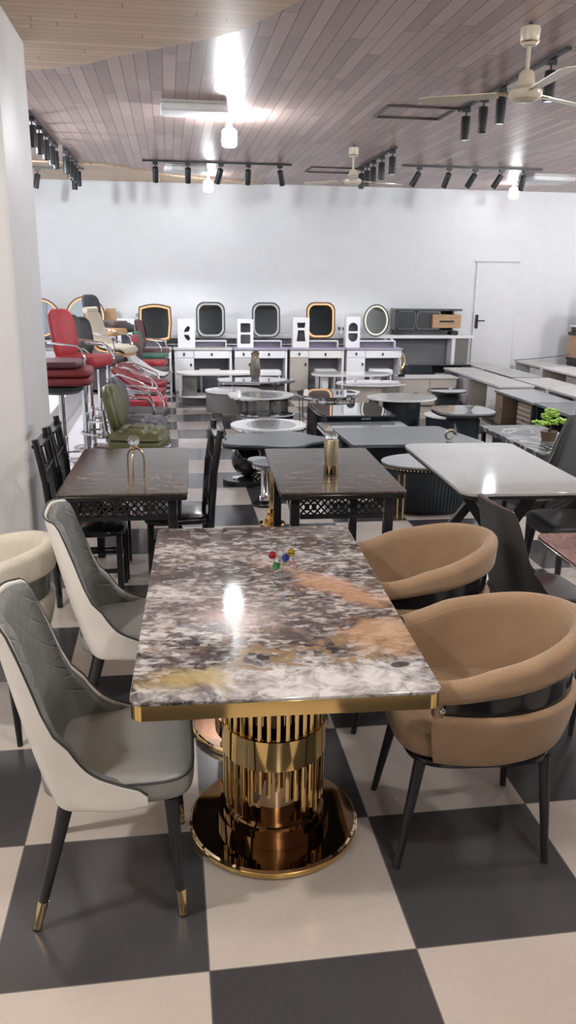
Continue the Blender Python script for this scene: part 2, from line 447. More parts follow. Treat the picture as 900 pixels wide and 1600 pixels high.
struct('wall_front', MB().box(XL, YF-.15, 0, XR, YF, CZ), plain('dim_shopfront', (.025, .03, .033), .3))
pl = MB().prism([(p[0]-1.95, p[1]+5.62) for p in rrect(2.1, 1.04, .03, 3)], 0, CZ-.023)
struct('pillar', pl, M['pillar'])
# flush door in the back wall
d = MB().box(5.36, WY-.035, 0, 6.12, WY-.002, 2.18).build('door_1', M['wall'], None, .004); d['kind'] = 'structure'
fr = MB().box(5.33, WY-.045, 2.183, 6.15, WY-.002, 2.205).build('door_frame', M['offwhite'], d)
hp = MB().prism(rrect(.055, .24, .015), 0, .012, Matrix.Translation((5.42, WY-.036, 1.17)) @ Matrix.Rotation(PI/2, 4, 'X')); hp.build('door_plate', M['blackm'], d)
MB().tube([(5.42, WY-.04, 1.19), (5.42, WY-.09, 1.19), (5.55, WY-.09, 1.19)], .01).build('door_handle', M['blackm'], d)

# ------------------------------------------------------------------ winged dining chairs (gray pad in a cream shell)
EDGE = [(0, .975), (.25, .965), (.35, .945), (.405, .84), (.45, .69), (.5, .60), (.6, .525), (.785, .482), (.95, .458), (1, .44)]
BOT = [(0, .42), (.5, .405), (.8, .395), (1, .405)]
def wing_plan(s, z):
    a = min(abs(s), 1.02); t = min(max((z-.42)/.5, 0), 1.1); xb = -.165 - .135*(t**.8)
    if a > .5: p = -(1-a)/.5*.62; yy = 1.0
    else:
        q = a/.5*PI/2; p = -.62 - .38*max(math.cos(q), 0)**.6; yy = max(math.sin(q), 0)**.62
    hw = .238 - .035*min(t, 1)
    return (.12 + p*(.12-xb), math.copysign(hw*yy, s))
def lin(a, b, n): return [a + (b-a)*i/(n-1) for i in range(n)]
def make_wing_chair(label, loc, rz, shellm, padm, seatm, legm, tipm, group):
    r = thing('dining_chair', label, 'chair', loc, rz, group)
    S = [-1 + 2*i/72 for i in range(73)]
    ed = lambda s: spline(abs(s), EDGE); bt = lambda s: spline(abs(s), BOT)
    MB().wall(wing_plan, bt, ed, lambda s: 0, lambda s: -.012, S, 12).build('backrest_shell', shellm, r, angle=60)
    th = lambda s: -.014 - .034*min(1, (1.0-abs(s))/.25 + .15)
    MB().wall(wing_plan, lambda s: .425, lambda s: max(ed(s)-.004, .437), lambda s: -.0125, th, S, 12).build('backrest_pad', padm, r, angle=60)
    # piping along the upper edge
    pts = []
    for s in S:
        x, y = wing_plan(s, ed(s)); pts.append((x, y*.985, ed(s)+.001))
    MB().tube(pts, .004, 6).build('piping', legm if shellm != M['cream'] else M['darkl'], r)
    # seat cushion
    out = []
    for (x, y) in sup(.5, .5, 5, 60):
        X = x*.455 + .03; w = .43 - .09*max(0, (.03-X)/.22); out.append((X + .0, y*w*1.0))
    rows = []
    for k, (f, z) in enumerate([(.93, .395), (.985, .405), (1, .425), (1, .455), (.985, .47), (.95, .478), (.80, .484), (.5, .488), (.2, .49), (.02, .49)]):
        rows.append([((x-.03)*f+.03, y*f, z) for x, y in out])
    MB().loft(rows).build('seat', seatm, r, angle=55)
    pts = [((x-.03)*.992+.03, y*.992, .466) for x, y in out]
    MB().tube(pts, .0035, 6, True).build('seat_piping', M['darkl'] if seatm != M['darkl'] else legm, r)
    MB().box(-.15, -.15, .375, .17, .15, .394).build('seat_frame', M['blackm'], r, .01)
    for sx, sy in ((.185, .175), (.185, -.175), (-.115, .165), (-.115, -.165)):
        tx, ty = (.212, sy*1.25) if sx > 0 else (-.222, sy*1.33)
        top = Vector((sx, sy, .392)); bot = Vector((tx, ty, .0)); k = top.lerp(bot, .77)
        l = MB().cyl(top, k, .0215, .0155).build('leg', legm, r)
        q = MB().cyl(k, top.lerp(bot, .985), .0162, .0125)
        q.build('leg_tip', tipm, l); MB().cyl(top.lerp(bot, .985), bot, .0125, .0125).build('foot', M['blackm'], l)
    return r
gch = make_wing_chair('gray winged dining chair with cream shell, nearest the camera by the marble table', (-.222, 2.245, 0), 0, M['cream'], M['grayq'], M['grayl'], M['blackm'], M['brass'], 'gray and cream dining chairs at the marble table')
copy_tree(gch, 'gray winged dining chair with cream shell, by the far corner of the marble table', (-.205, 3.195, 0), 1)
# the charcoal ones at the right
DK = dict(backrest_shell=M['darkl'], backrest_pad=M['dbrown'], seat=M['dbrown'], seat_piping=M['blackm'], piping=M['dbrown'])
G2 = 'charcoal dining chairs on the right'
copy_tree(gch, 'charcoal dining chair with brown seat, its back toward the tan barrel chairs', (1.715, 3.44, 0), 4, G2, DK).scale = (.91, .91, .91)
r = thing('bench', 'dark brown upholstered stool tucked under the dusty red table at the right edge', 'stool', (1.80, 2.98, 0))
MB().prism(rrect(.36, .36, .06), .40, .48).build('seat', M['dbrown'], r, .025, seg=3)
for sx in (-1, 1):
    for sy in (-1, 1): MB().cyl((sx*.13, sy*.13, .3995), (sx*.15, sy*.15, 0), .015, .01).build('leg', M['blackm'], r)
DK2 = dict(backrest_shell=M['darkl'], backrest_pad=M['darkl'], seat=M['darkl'], seat_piping=M['blackm'], piping=M['blackm'])
copy_tree(gch, 'charcoal dining chair at the white table, beside the bonsai coffee table', (2.53, 5.07, 0), 184, G2, DK2)
copy_tree(gch, 'charcoal dining chair at the white table, behind the dusty red table', (2.44, 4.42, 0), 182, G2, DK2)

# ------------------------------------------------------------------ barrel chairs
def barrel_plan(s, z):
    a = min(abs(s), 1.02); t = min(max((.62-z)/.22, 0), 1); k = 1 - .13*t*t
    if a > .64:
        q = (a-.64)/.36; x = .02 + .175*q; y = .288 - .03*q*q
    else:
        q = a/.64*PI/2; x = .02 - .36*max(math.cos(q), 0); y = .288*math.sin(q)
    lean = -.02*max(0, (z-.6)/.2)*(1-min(1, a/.6))
    return (x*k + lean, math.copysign(y*k, s))
def make_barrel(label, loc, rz, cloth, gapm, group):
    r = thing('barrel_chair', label, 'chair', loc, rz, group)
    S = [-1 + 2*i/64 for i in range(65)]
    bt = lambda s: spline(abs(s), [(0, .825), (.3, .808), (.55, .762), (.8, .718), (1, .70)])
    bb = lambda s: spline(abs(s), [(0, .69), (.3, .682), (.6, .656), (.85, .634), (1, .624)])
    oo = lambda s: .012 + .012*(1-abs(s))
    MB().wall(barrel_plan, bb, bt, lambda s: .018, lambda s: -.042, S, 8).build('armrest_band', cloth, r, angle=70)
    MB().wall(barrel_plan, lambda s: .405, lambda s: .592, lambda s: .016, lambda s: -.02, S, 10).build('lower_shell', cloth, r, angle=70)
    S2 = [-.93 + 1.86*i/60 for i in range(61)]
    MB().wall(barrel_plan, lambda s: .575, lambda s: bb(s)+.03, lambda s: -.006, lambda s: -.018, S2, 4).build('gap_panel', gapm, r, angle=60)
    MB().wall(barrel_plan, lambda s: .45, lambda s: bt(s)-.022, lambda s: -.022, lambda s: -.0435, S, 10).build('inner_lining', cloth, r, angle=70)
    for sy in (-1, 1):
        x, y = barrel_plan(sy*.945, .61)
        MB().ball((x, y + sy*.004, .614), .012, 12).build('knob', M['chrome'], r)
        # front posts joining the band to the shell
        x, y = barrel_plan(sy*.985, .62)
        MB().box(x-.025, min(y-sy*.03, y+sy*.012), .58, x+.006, max(y-sy*.03, y+sy*.012), .65).build('arm_post', cloth, r, .008)
    out = []
    for x, y in sup(1, 1, 3.4, 64):
        out.append((x*(.285 if x > 0 else .235), y*(.243 - .03*max(0, -x))))
    rows = [[(x*f, y*f, z) for x, y in out] for f, z in ((.86, .402), (.95, .415), (1, .45), (1, .478), (.98, .495), (.9, .505), (.6, .515), (.25, .518), (.02, .518))]
    MB().loft(rows).build('seat', cloth, r, angle=60)
    MB().prism([(x*.9, y*.98) for x, y in sup(.27, .235, 4, 48)], .378, .4005).build('seat_frame', M['black'], r, .006)
    for sx in (1, -1):
        for sy in (1, -1):
            top = (sx*.205 - .005, sy*.175, .385); bot = (.268 if sx > 0 else -.235, sy*.213, 0)
            MB().cyl(top, bot, .0205, .0115).build('leg', M['blackm'], r)
    return r
bch = make_barrel('tan barrel armchair with black slot, nearest, by the near corner of the marble table', (.972, 2.335, 0), 176, M['brown'], M['slot'], 'tan barrel armchairs at the marble table')
copy_tree(bch, 'tan barrel armchair with black slot, second along the marble table', (1.0, 3.17, 0), 179)
CR = {k: M['creamf'] for k in ('armrest_band', 'lower_shell', 'inner_lining', 'seat', 'arm_post')}; CR['gap_panel'] = M['smoke']
copy_tree(bch, 'cream barrel armchair with smoky slot between the gray chairs and the white pillar', (-.865, 3.28, 0), 172, 'cream barrel armchairs', CR)

# ------------------------------------------------------------------ the marble table with two gold pedestals
T1 = thing('dining_table', 'marble dining table with gold rim on fluted gold pedestals', 'table', (.325, 2.735, 0), -2.2)
MB().prism(rrect(.872, 1.575, .035, 8), .752, .764).build('tabletop', M['marble'], T1, .003)
MB().prism(rrect(.866, 1.569, .033, 8), .706, .7515, None, [rrect(.82, 1.52, .02, 6)]).build('edge_trim', M['gold'], T1, .002)
MB().prism(rrect(.82, 1.52, .02, 6), .735, .7512).build('underside', M['blackm'], T1)
def pedestal(parent, y0):
    c = (.002, y0)
    p = MB().lathe([(0, .0), (.285, .0), (.296, .006), (.296, .022), (.288, .03), (0, .031)], (*c, 0), 64).build('pedestal', M['golddark'], parent, angle=30)
    MB().lathe([(.296, .004), (.2985, .006), (.2985, .022), (.296, .024)], (*c, 0), 64).build('base_rim', M['gold'], p)
    MB().lathe([(0, .031), (.196, .031), (.196, .072), (.178, .072), (.178, .088), (.165, .09), (.165, .112), (0, .112)], (*c, 0), 56).build('base_tier', M['golddark'], p, angle=30)
    MB().lathe([(.128, .112), (.128, .705)], (*c, 0), 48).build('core', M['golddark'], p)
    MB().lathe([(.166, .318), (.179, .32), (.179, .428), (.166, .43), (.160, .428), (.160, .32), (.166, .318)], (*c, 0), 56).build('band', M['gold'], p, angle=30)
    MB().lathe([(0, .69), (.20, .69), (.20, .7345), (0, .7345)], (*c, 0), 40).build('mounting_plate', M['blackm'], p, angle=30)
    n = 34
    for i in range(n):
        a = 2*PI*(i+.5)/n; x, y = c[0]+.168*math.cos(a), c[1]+.168*math.sin(a)
        MB().cyl((x, y, .69), (x, y, .43), .0085, n=8).build('rod', M['gold'], p)
        zb = .165 + .055*math.sin(i*2*PI/n*3+.6) + (.025 if i % 2 else 0)
        MB().cyl((x, y, .32), (x, y, zb), .0085, n=8).build('rod', M['gold'], p)
pedestal(T1, -.305); pedestal(T1, .36)

# crystal grapes on the table
K = thing('crystal_ornament', 'crystal fruit ornament with coloured glass balls on the marble table', 'ornament', (.405, 2.885, .7645))
MB().lathe([(0, 0), (.03, 0), (.032, .004), (.028, .008), (0, .009)], n=10).build('base', M['crystal'], K, angle=10)
MB().tube([(0, 0, .008), (.003, 0, .05), (0, .0, .10)], .004, 6).build('stem', M['crystal'], K)
for x, y, z, m in ((-.042, -.005, .085, 'cred'), (.008, -.02, .078, 'cblue'), (.032, 0, .092, 'cyel'), (-.026, -.008, .042, 'cgreen'), (.038, -.004, .045, 'cpink'), (-.022, 0, .066, 'crystal'), (.032, .004, .068, 'crystal'), (.004, .012, .055, 'crystal')):
    b = MB().ball((x, y, z), .0155, 10); b.build('ball', M[m], K, angle=12)
for x, z, a in ((-.03, .125, .5), (-.012, .118, .2), (.016, .122, -.2), (.034, .132, -.5)):
    MB().ball((x, 0, z), .017, 8, (1, .3, .55), Matrix.Rotation(a, 4, 'Y')).build('leaf', M['crystal'], K, angle=12)

# ------------------------------------------------------------------ dark lattice tables and their black chairs
def lattice(mb, L, z0, z1, y, fold=None):
    """pierced apron panel along x at depth y: rails, crossing bars, small discs and bosses"""
    h = z1 - z0
    mb.box(-L/2, y-.009, z0-.024, L/2, y+.009, z0); mb.box(-L/2, y-.009, z1, L/2, y+.009, z1+.012)
    n = max(2, round(L/.075)); w = L/n
    for i in range(n):
        xa, xb = -L/2 + i*w, -L/2 + (i+1)*w; xm = (xa+xb)/2
        mb.beam((xa, y, z0), (xb, y, z1), .007, .01); mb.beam((xa, y, z1), (xb, y, z0), .007, .01)
        mb.beam((xa, y, (z0+z1)/2), (xm, y, z1), .006, .009); mb.beam((xm, y, z1), (xb, y, (z0+z1)/2), .006, .009)
        mb.beam((xb, y, (z0+z1)/2), (xm, y, z0), .006, .009); mb.beam((xm, y, z0), (xa, y, (z0+z1)/2), .006, .009)
        mb.prism(ell(.014, .02, 12), -.005, .005, Matrix.Translation((xa if i % 2 else xm, y, (z0+z1)/2)) @ Matrix.Rotation(PI/2, 4, 'X'))
    return mb
def lattice_table(label, loc, rz, w, l):
    r = thing('dining_table', label, 'table', loc, rz, 'dark lattice dining tables')
    MB().prism(rrect(w, l, .02, 5), .738, .75).build('tabletop', M['t2top'], r, .002)
    MB().prism(rrect(w-.006, l-.006, .02, 5), .706, .7375).build('top_frame', M['black'], r, .006)
    lx, ly = w/2-.085, l/2-.07
    for sx in (1, -1):
        for sy in (1, -1):
            MB().box(sx*lx-.026, sy*ly-.026, 0, sx*lx+.026, sy*ly+.026, .7055).build('leg', M['black'], r, .005)
    for sy in (1, -1): lattice(MB(), 2*lx-.06, .605, .692, sy*ly).build('apron', M['black'], r)
    for sx in (1, -1):
        m = lattice(MB(), 2*ly-.06, .605, .692, 0); m.v = [(sx*lx - p[1], p[0], p[2]) for p in m.v]; m.build('apron', M['black'], r)
    return r
lattice_table('dark brown marble table on black lattice legs, with the crystal ball tripod on it', (-.262, 4.835, 0), -1.8, .70, 1.21)
lattice_table('dark brown marble table on black lattice legs, with the gold vase on it', (.942, 4.74, 0), -2.2, .70, 1.18)

def make_slat_chair(label, loc, rz):
    r = thing('slat_chair', label, 'chair', loc, rz, 'black wooden chairs at the lattice table')
    out = sup(.21, .205, 5, 40)
    rows = [[(x*f, y*f, z) for x, y in out] for f, z in ((.96, .425), (1, .432), (1, .452), (.97, .462), (.8, .468), (.4, .47), (.02, .47))]
    MB().loft(rows).build('seat', M['black'], r, angle=50)
    for sy in (1, -1):
        MB().tube([(-.185, sy*.185, 0), (-.19, sy*.185, .44), (-.215, sy*.186, .75), (-.255, sy*.188, 1.0)], [.018, .023, .022, .02], 8).build('rear_leg', M['black'], r)
        MB().box(.155, sy*.175-.017, 0, .19, sy*.175+.017, .426).build('leg', M['black'], r, .004)
        MB().box(-.18, sy*.178-.01, .20, .16, sy*.178+.01, .222).build('stretcher', M['black'], r)
    MB().box(.163, -.16, .24, .181, .16, .262).build('stretcher', M['black'], r)
    def xb(z): return -.19 - .025*max(0, (z-.44)/.31) if z < .75 else -.215 - .04*(z-.75)/.25
    for z0, z1 in ((.93, .985), (.80, .825), (.53, .56)):
        MB().beam((xb((z0+z1)/2), -.185, (z0+z1)/2), (xb((z0+z1)/2), .185, (z0+z1)/2), z1-z0, .018).build('back_rail', M['black'], r)
    for k in range(5):
        y = -.12 + .06*k
        MB().beam((xb(.55), y, .55), (xb(.81), y, .81), .022, .012, (1, 0, 0)).build('back_slat', M['black'], r)
    for k in range(6):
        y = -.15 + .06*k
        MB().beam((xb(.825), y, .825), (xb(.93), y + (.03 if k % 2 else -.03), .93), .008, .01, (1, 0, 0)).build('back_lattice', M['black'], r)
    return r
sc = make_slat_chair('black wooden slat chair beside the white pillar, nearer of the two there', (-.50, 4.69, 0), 0)
copy_tree(sc, 'black wooden slat chair beside the white pillar, farther of the two there', (-.49, 5.105, 0), 0)
copy_tree(sc, 'black wooden slat chair standing between the two dark lattice tables', (.015, 4.88, 0), 183)

# ------------------------------------------------------------------ white table on crossed black legs
T4 = thing('dining_table', 'white stone dining table on crossed black legs', 'table', (1.965, 4.68, 0), -2.0)
MB().prism(rrect(.785, 1.38, .09, 8), .742, .762).build('tabletop', M['ceramic'], T4, .004)
MB().prism(rrect(.765, 1.36, .085, 8), .722, .7415).build('underside', M['blackm'], T4)
MB().box(-.06, -.30, .665, .06, .30, .7215).build('spine', M['blackm'], T4, .006)
for sy, dy in ((-1, 0), (1, 0)):
    MB().beam((-.30, sy*.36, 0), (.20, sy*.30, .70), .062, .04, (0, 1, 0)).build('leg', M['blackm'], T4, .004)
    MB().beam((.30, sy*.31, 0), (-.20, sy*.255, .70), .062, .04, (0, 1, 0)).build('leg', M['blackm'], T4, .004)
# dusty red table at the right edge
T6 = thing('dining_table', 'dusty red stone table with black pedestal at the right frame edge', 'table', (2.06, 2.78, 0), -1.5)
MB().prism(rrect(.84, 1.12, .04, 6), .728, .742).build('tabletop', M['pinkm'], T6, .003)
MB().prism(rrect(.845, 1.125, .042, 6), .717, .7275).build('edge_trim', M['chrome'], T6, .002)
MB().lathe([(.05, .03), (.045, .08), (.04, .6), (.09, .69), (.14, .7165), (0, .7165)], n=24).build('column', M['blackm'], T6)
for a in (45, 135, 225, 315):
    d = Vector((math.cos(math.radians(a)), math.sin(math.radians(a)), 0))
    MB().tube([d*.03 + Vector((0, 0, .12)), d*.15 + Vector((0, 0, .075)), d*.30 + Vector((0, 0, .04)), d*.40 + Vector((0, 0, .022))], [.03, .032, .028, .021], 10).build('leg', M['blackm'], T6)
# ------------------------------------------------------------------ coffee tables
GC = 'coffee tables in the middle of the showroom'
def top_slab(root, pts, z1, th, mat, rim=None, holes=None):
    MB().prism(pts, z1-th, z1).build('tabletop', mat, root, .003)
    if rim:
        big = [(x*1.004, y*1.004) for x, y in pts]; sm = [(x*.94, y*.94) for x, y in pts]
        MB().prism(big, z1-th-.022, z1-th-.0005, None, [sm]).build('top_rim', rim, root)
def coffee(label, loc, rz=0): return thing('coffee_table', label, 'table', (*loc, 0), rz, GC)
def pedestal_block(root, pts, z0, z1, mat, taper=1.0, name='pedestal', bev=.004):
    rows = [[(x*taper, y*taper, z0) for x, y in pts], [(x, y, z1) for x, y in pts]]
    return MB().loft(rows).build(name, mat, root, bev)

# white console on a gray slab pedestal, in front of the vanity tables
c = coffee('long white coffee table on gray slab legs before the crescent vanity', (.69, 12.76))
top_slab(c, sup(.61, .23, 4), .45, .035, M['whiteb'])
for sx in (-1, 1):
    MB().box(sx*.41-.11, -.15, .09, sx*.41+.11, .15, .4145).build('pedestal', M['mgray'], c, .004)
    MB().box(sx*.56-.02, -.17, .09, sx*.56+.02, .17, .4145).build('side_panel', M['whiteb'], c, .004)
MB().prism(sup(.60, .23, 3), .065, .0895).build('shelf', M['whiteb'], c, .004)
MB().box(-.52, -.16, 0, .52, .16, .0645).build('plinth', M['mgray'], c)
# gray drum with a white lid
c = coffee('low gray drum table with white top on stub feet, leftmost of the round tables', (.83, 10.98))
top_slab(c, ell(.385, .34), .40, .02, M['whitetop'])
pedestal_block(c, ell(.37, .325), .12, .3795, M['mgray'])
for x, y in ((-.22, -.2), (.22, -.2), (-.22, .2), (.22, .2)): MB().box(x-.055, y-.03, 0, x+.055, y+.03, .1195).build('leg', M['mgray'], c)
# cloud-shaped violet gray table
def cloud(rx, ry, k=5, amp=.10, ph=0, n=80):
    return [((1 + amp*math.cos(k*2*PI*i/n+ph))*rx*math.cos(2*PI*i/n), (1 + amp*math.cos(k*2*PI*i/n+ph))*ry*math.sin(2*PI*i/n)) for i in range(n)]
c = coffee('violet gray cloud-shaped coffee table with the bronze vase on it', (1.19, 11.68))
top_slab(c, cloud(.56, .31, 5, .08), .455, .022, M['lilac'], M['chrome'])
pedestal_block(c, ell(.30, .16), 0, .4105, M['mgray'])
MB().box(.33, -.02, .0, .44, .10, .4105).build('leg', M['mgray'], c)
MB().box(-.44, -.02, .0, -.33, .10, .4105).build('leg', M['mgray'], c)
# round white with a gray centre and slim bronze legs
def two_tone(root, r, ry, z, th, ring, mid, sx=.62, dx=.04):
    hole = [(x*sx + r*dx, y*.80 - ry*.04) for x, y in ell(r, ry)]
    MB().prism(ell(r, ry), z-th, z, None, [hole]).build('tabletop', ring, root)
    MB().prism([(x*.999, y*.999) for x, y in hole], z-th+.001, z-.0005).build('inlay', mid, root)
    MB().prism(ell(r*.985, ry*.985), z-th-.018, z-th-.0005).build('top_rim', M['chrome'], root)
c = coffee('round white coffee table with gray inlay above the dark glass one', (1.12, 10.13))
two_tone(c, .42, .40, .455, .016, M['whitetop'], M['graytop'])
for a in (200, 225, 250, 290, 320, 340, 60, 120):
    x, y = .33*math.cos(math.radians(a)), .31*math.sin(math.radians(a))
    MB().box(x-.022, y-.012, 0, x+.022, y+.012, .4205).build('leg', M['mgray'], c)
MB().prism(ell(.34, .32), .012, .028, None, [ell(.29, .27)]).build('base_ring', M['bronze'], c)
# dark glass nesting table under it
c = coffee('low dark glass coffee table under the white round one with gray inlay', (1.10, 9.33))
top_slab(c, ell(.335, .27), .335, .012, M['gloss'], M['chrome'])
pedestal_block(c, ell(.14, .11), 0, .3005, M['blackm'])
MB().tube([(-.27, -.05, .30), (-.27, -.05, 0)], .014).build('leg', M['chrome'], c); MB().tube([(.25, -.08, .30), (.25, -.08, 0)], .014).build('leg', M['chrome'], c)
# white oval with gray inlay on a black base with gold slats
c = coffee('white oval coffee table with gray inlay behind the dark cloud-shaped one', (.98, 8.16))
two_tone(c, .392, .37, .42, .018, M['whitetop'], M['graytop'], .66, .06)
pedestal_block(c, ell(.25, .23), .03, .3835, M['blackm'])
MB().prism(ell(.27, .25), 0, .0295).build('base_plate', M['blackm'], c)
for k in range(9):
    a = math.radians(185 + 18*k*.7); MB().cyl((.31*math.cos(a), .29*math.sin(a), 0), (.31*math.cos(a), .29*math.sin(a), .3835), .007, n=6).build('slat', M['gold'], c)
# dark cloud table on a black sphere
c = coffee('dark gray cloud-shaped coffee table on a black globe foot', (.92, 7.22))
top_slab(c, [(x, y) for x, y in cloud(.485, .35, 5, .10, .5)], .45, .022, M['dgraytop'], M['black'])
MB().prism([(p[0]-.23, p[1]+.18) for p in ell(.235, .20)], 0, .045).build('base', M['black'], c, .006)
MB().lathe([(.14, .0), (.142, .004), (.12, .012), (.02, .02), (0, .02)], (-.23, .18, .0455), 36).build('base_dome', M['chrome'], c)
MB().ball((-.23, .18, .215), .15, 32).build('globe', M['black'], c, angle=60)
MB().cyl((-.23, .18, .36), (-.23, .18, .405), .05).build('collar', M['black'], c)
MB().cyl((.24, .10, 0), (.24, .10, .405), .05, n=20).build('leg', M['black'], c)
MB().prism([(p[0]+.24, p[1]+.10) for p in ell(.15, .13)], 0, .03).build('foot', M['black'], c, .004)
# small chrome column table and gray one on a gold foot
c = thing('side_table', 'small side table with chrome column and black disc foot by the lattice table', 'table', (.765, 6.60, 0))
top_slab(c, ell(.15, .13), .40, .015, M['gloss'])
MB().lathe([(0, 0), (.115, 0), (.118, .008), (.11, .018), (.03, .028), (0, .028)], n=36).build('foot', M['black'], c)
MB().lathe([(.035, .028), (.048, .04), (.045, .06), (.05, .075), (.033, .09), (.033, .384), (0, .384)], n=24).build('column', M['chrome'], c, angle=50)
c = thing('side_table', 'small gray round side table with crumpled gold column and gold foot', 'table', (.755, 6.03, 0))
top_slab(c, ell(.155, .145), .50, .015, M['dgraytop'], M['chrome'])
MB().lathe([(0, 0), (.105, 0), (.108, .008), (.10, .016), (0, .02)], n=36).build('foot', M['gold'], c)
random.seed(3)
m = MB(); m.lathe([(.035, .02), (.055, .05), (.03, .075), (.05, .10), (.028, .13), (.022, .15), (.018, .44), (.018, .462), (0, .462)], n=9)
m.v = [(x + random.uniform(-.007, .007), y + random.uniform(-.007, .007), z) for x, y, z in m.v]; m.build('column', M['gold'], c, angle=10)
# wire-legged round table
c = coffee('round dark glass coffee table on thin wire legs, reflecting the lit mirror', (1.92, 9.88))
top_slab(c, ell(.385, .42), .50, .014, M['gloss'], M['chrome'])
for k in range(18):
    a = 2*PI*k/18; MB().cyl((.35*math.cos(a), .38*math.sin(a), .464), (.33*math.cos(a), .36*math.sin(a), .012), .006, n=6).build('leg', M['bronze'], c)
MB().prism(ell(.345, .375), 0, .0115, None, [ell(.31, .34)]).build('base_ring', M['bronze'], c)
# gloss black square table
c = coffee('square black coffee table with mirror-like top, nearer than the wire-legged table', (2.01, 8.88))
sq = [(-.40, .47), (-.40, -.10), (-.375, -.40), (-.33, -.46), (.39, -.47), (.40, .47)]
top_slab(c, sq, .455, .02, M['gloss'])
left = [(-.43, .45)] + [(-.43 + .0, .0)] + [(-.42, -.25), (-.36, -.40), (-.28, -.43), (.37, -.44), (.37, .45)]
MB().prism(left, .0, .4345).build('cabinet_body', M['black'], c, .01)
MB().box(.02, -.462, .40, .12, -.4405, .428).build('handle', M['chrome'], c)
# long dark table with a rear leaf
c = coffee('long dark gray coffee table with the swirl sculpture on it', (2.17, 7.31))
pts = [(-.60, .43), (-.61, .36), (-.59, -.40), (-.56, -.44), (.63, -.45), (.66, -.40), (.50, .42), (.47, .45)]
top_slab(c, pts, .45, .03, M['dgraytop'])
MB().prism([(x*.97, y*.97) for x, y in pts], .26, .4195).build('apron', M['black'], c, .004)
MB().box(-.50, -.34, 0, -.10, .34, .2595).build('pedestal', M['navy'], c); MB().box(.12, -.34, 0, .46, .34, .2595).build('pedestal', M['navy'], c)
c = coffee('gray nesting coffee table with pale edge behind the long dark gray one', (1.98, 8.09))
top_slab(c, rrect(.92, .50, .03), .40, .03, M['graytop'], M['white'])
MB().box(-.36, -.2, 0, .36, .2, .347).build('pedestal', M['navy'], c)
# white bevelled console before the hourglass vanity
c = coffee('long white oval coffee table before the hourglass vanity', (2.78, 12.38))
top_slab(c, sup(.62, .25, 3), .46, .03, M['whitetop'])
for sx in (-1, 1):
    MB().box(sx*.42-.045, -.10, .03, sx*.42+.045, .10, .4295).build('leg', M['white'], c)
MB().prism(sup(.60, .22, 3), 0, .0295).build('base_plate', M['beige'], c)
MB().box(-.30, -.10, .05, .30, .12, .20).build('drawer_box', M['beige'], c)
c = coffee('white round coffee table on a beige drum in front of the long white oval one', (2.84, 11.27))
top_slab(c, ell(.515, .33), .45, .02, M['whitetop'])
pedestal_block(c, ell(.40, .25), 0, .4295, M['beige'])
MB().box(.12, -.27, 0, .34, -.255, .4295).build('panel', M['mgray'], c)
c = thing('stool', 'beige drum stool between the wire-legged table and the white oval ones', 'stool', (2.35, 10.62, 0))
pedestal_block(c, ell(.16, .15), 0, .39, M['beige'], 1, 'drum'); MB().prism(ell(.168, .158), .3905, .42).build('seat', M['whiteb'], c, .008)
c = coffee('white oval coffee table on a navy pedestal, right of the black square table', (2.87, 9.80))
top_slab(c, ell(.445, .36), .455, .02, M['whitetop'])
pedestal_block(c, ell(.24, .20), 0, .4345, M['navy'])
pedestal_block(c, [(p[0]-.36, p[1]) for p in rrect(.08, .24, .02)], 0, .4345, M['mgray'], 1, 'leg')
# nesting pair with the wooden box
c = coffee('low white coffee table with curved edge and wooden box on a navy drum', (3.40, 9.36))
half = arc(0, 0, .36, 150, 330, 24) + [(.30, .22), (-.20, .25)]
top_slab(c, half, .30, .018, M['whiteb'])
pedestal_block(c, [(x*.92, y*.92) for x, y in half], 0, .2815, M['navy'], .96)
tag(MB().box(3.27, 9.28, .301, 3.39, 9.40, .375).build('wooden_box', plain('birch', (.62, .52, .42), .5), None, .003), 'small pale wooden box on the low white curved table', 'box')
c = coffee('gray rounded-square coffee table on a navy foot with the small crystal bowl', (3.30, 8.77))
top_slab(c, [(x, y) for x, y in sup(.335, .33, 3.2)], .45, .022, M['graytop'], M['blackm'])
pedestal_block(c, sup(.17, .15, 4), 0, .4055, M['navy'], 1.05)
c = coffee('small eight-sided coffee table on a navy foot before the beige console', (3.68, 10.42))
top_slab(c, [(.27*math.cos(PI*k/4+.39), .26*math.sin(PI*k/4+.39)) for k in range(8)], .45, .02, M['gloss'], M['chrome'])
pedestal_block(c, sup(.15, .13, 4), 0, .4075, M['navy'], 1.05)
# black veined table with the bonsai
c = thing('coffee_table', 'black white-veined marble coffee table carrying the bonsai', 'table', (3.43, 7.03, 0), 0, GC)
MB().prism(rrect(.64, 1.44, .02), .40, .45).build('tabletop', M['blkmarble'], c, .004)
MB().box(-.25, -.60, .05, .25, .55, .3995).build('cabinet_body', M['navy'], c, .004)
for sx in (-1, 1):
    for sy in (-1, 1): MB().box(sx*.29-.018, sy*.68-.018, 0, sx*.29+.018, sy*.68+.018, .3995).build('leg', M['black'], c)
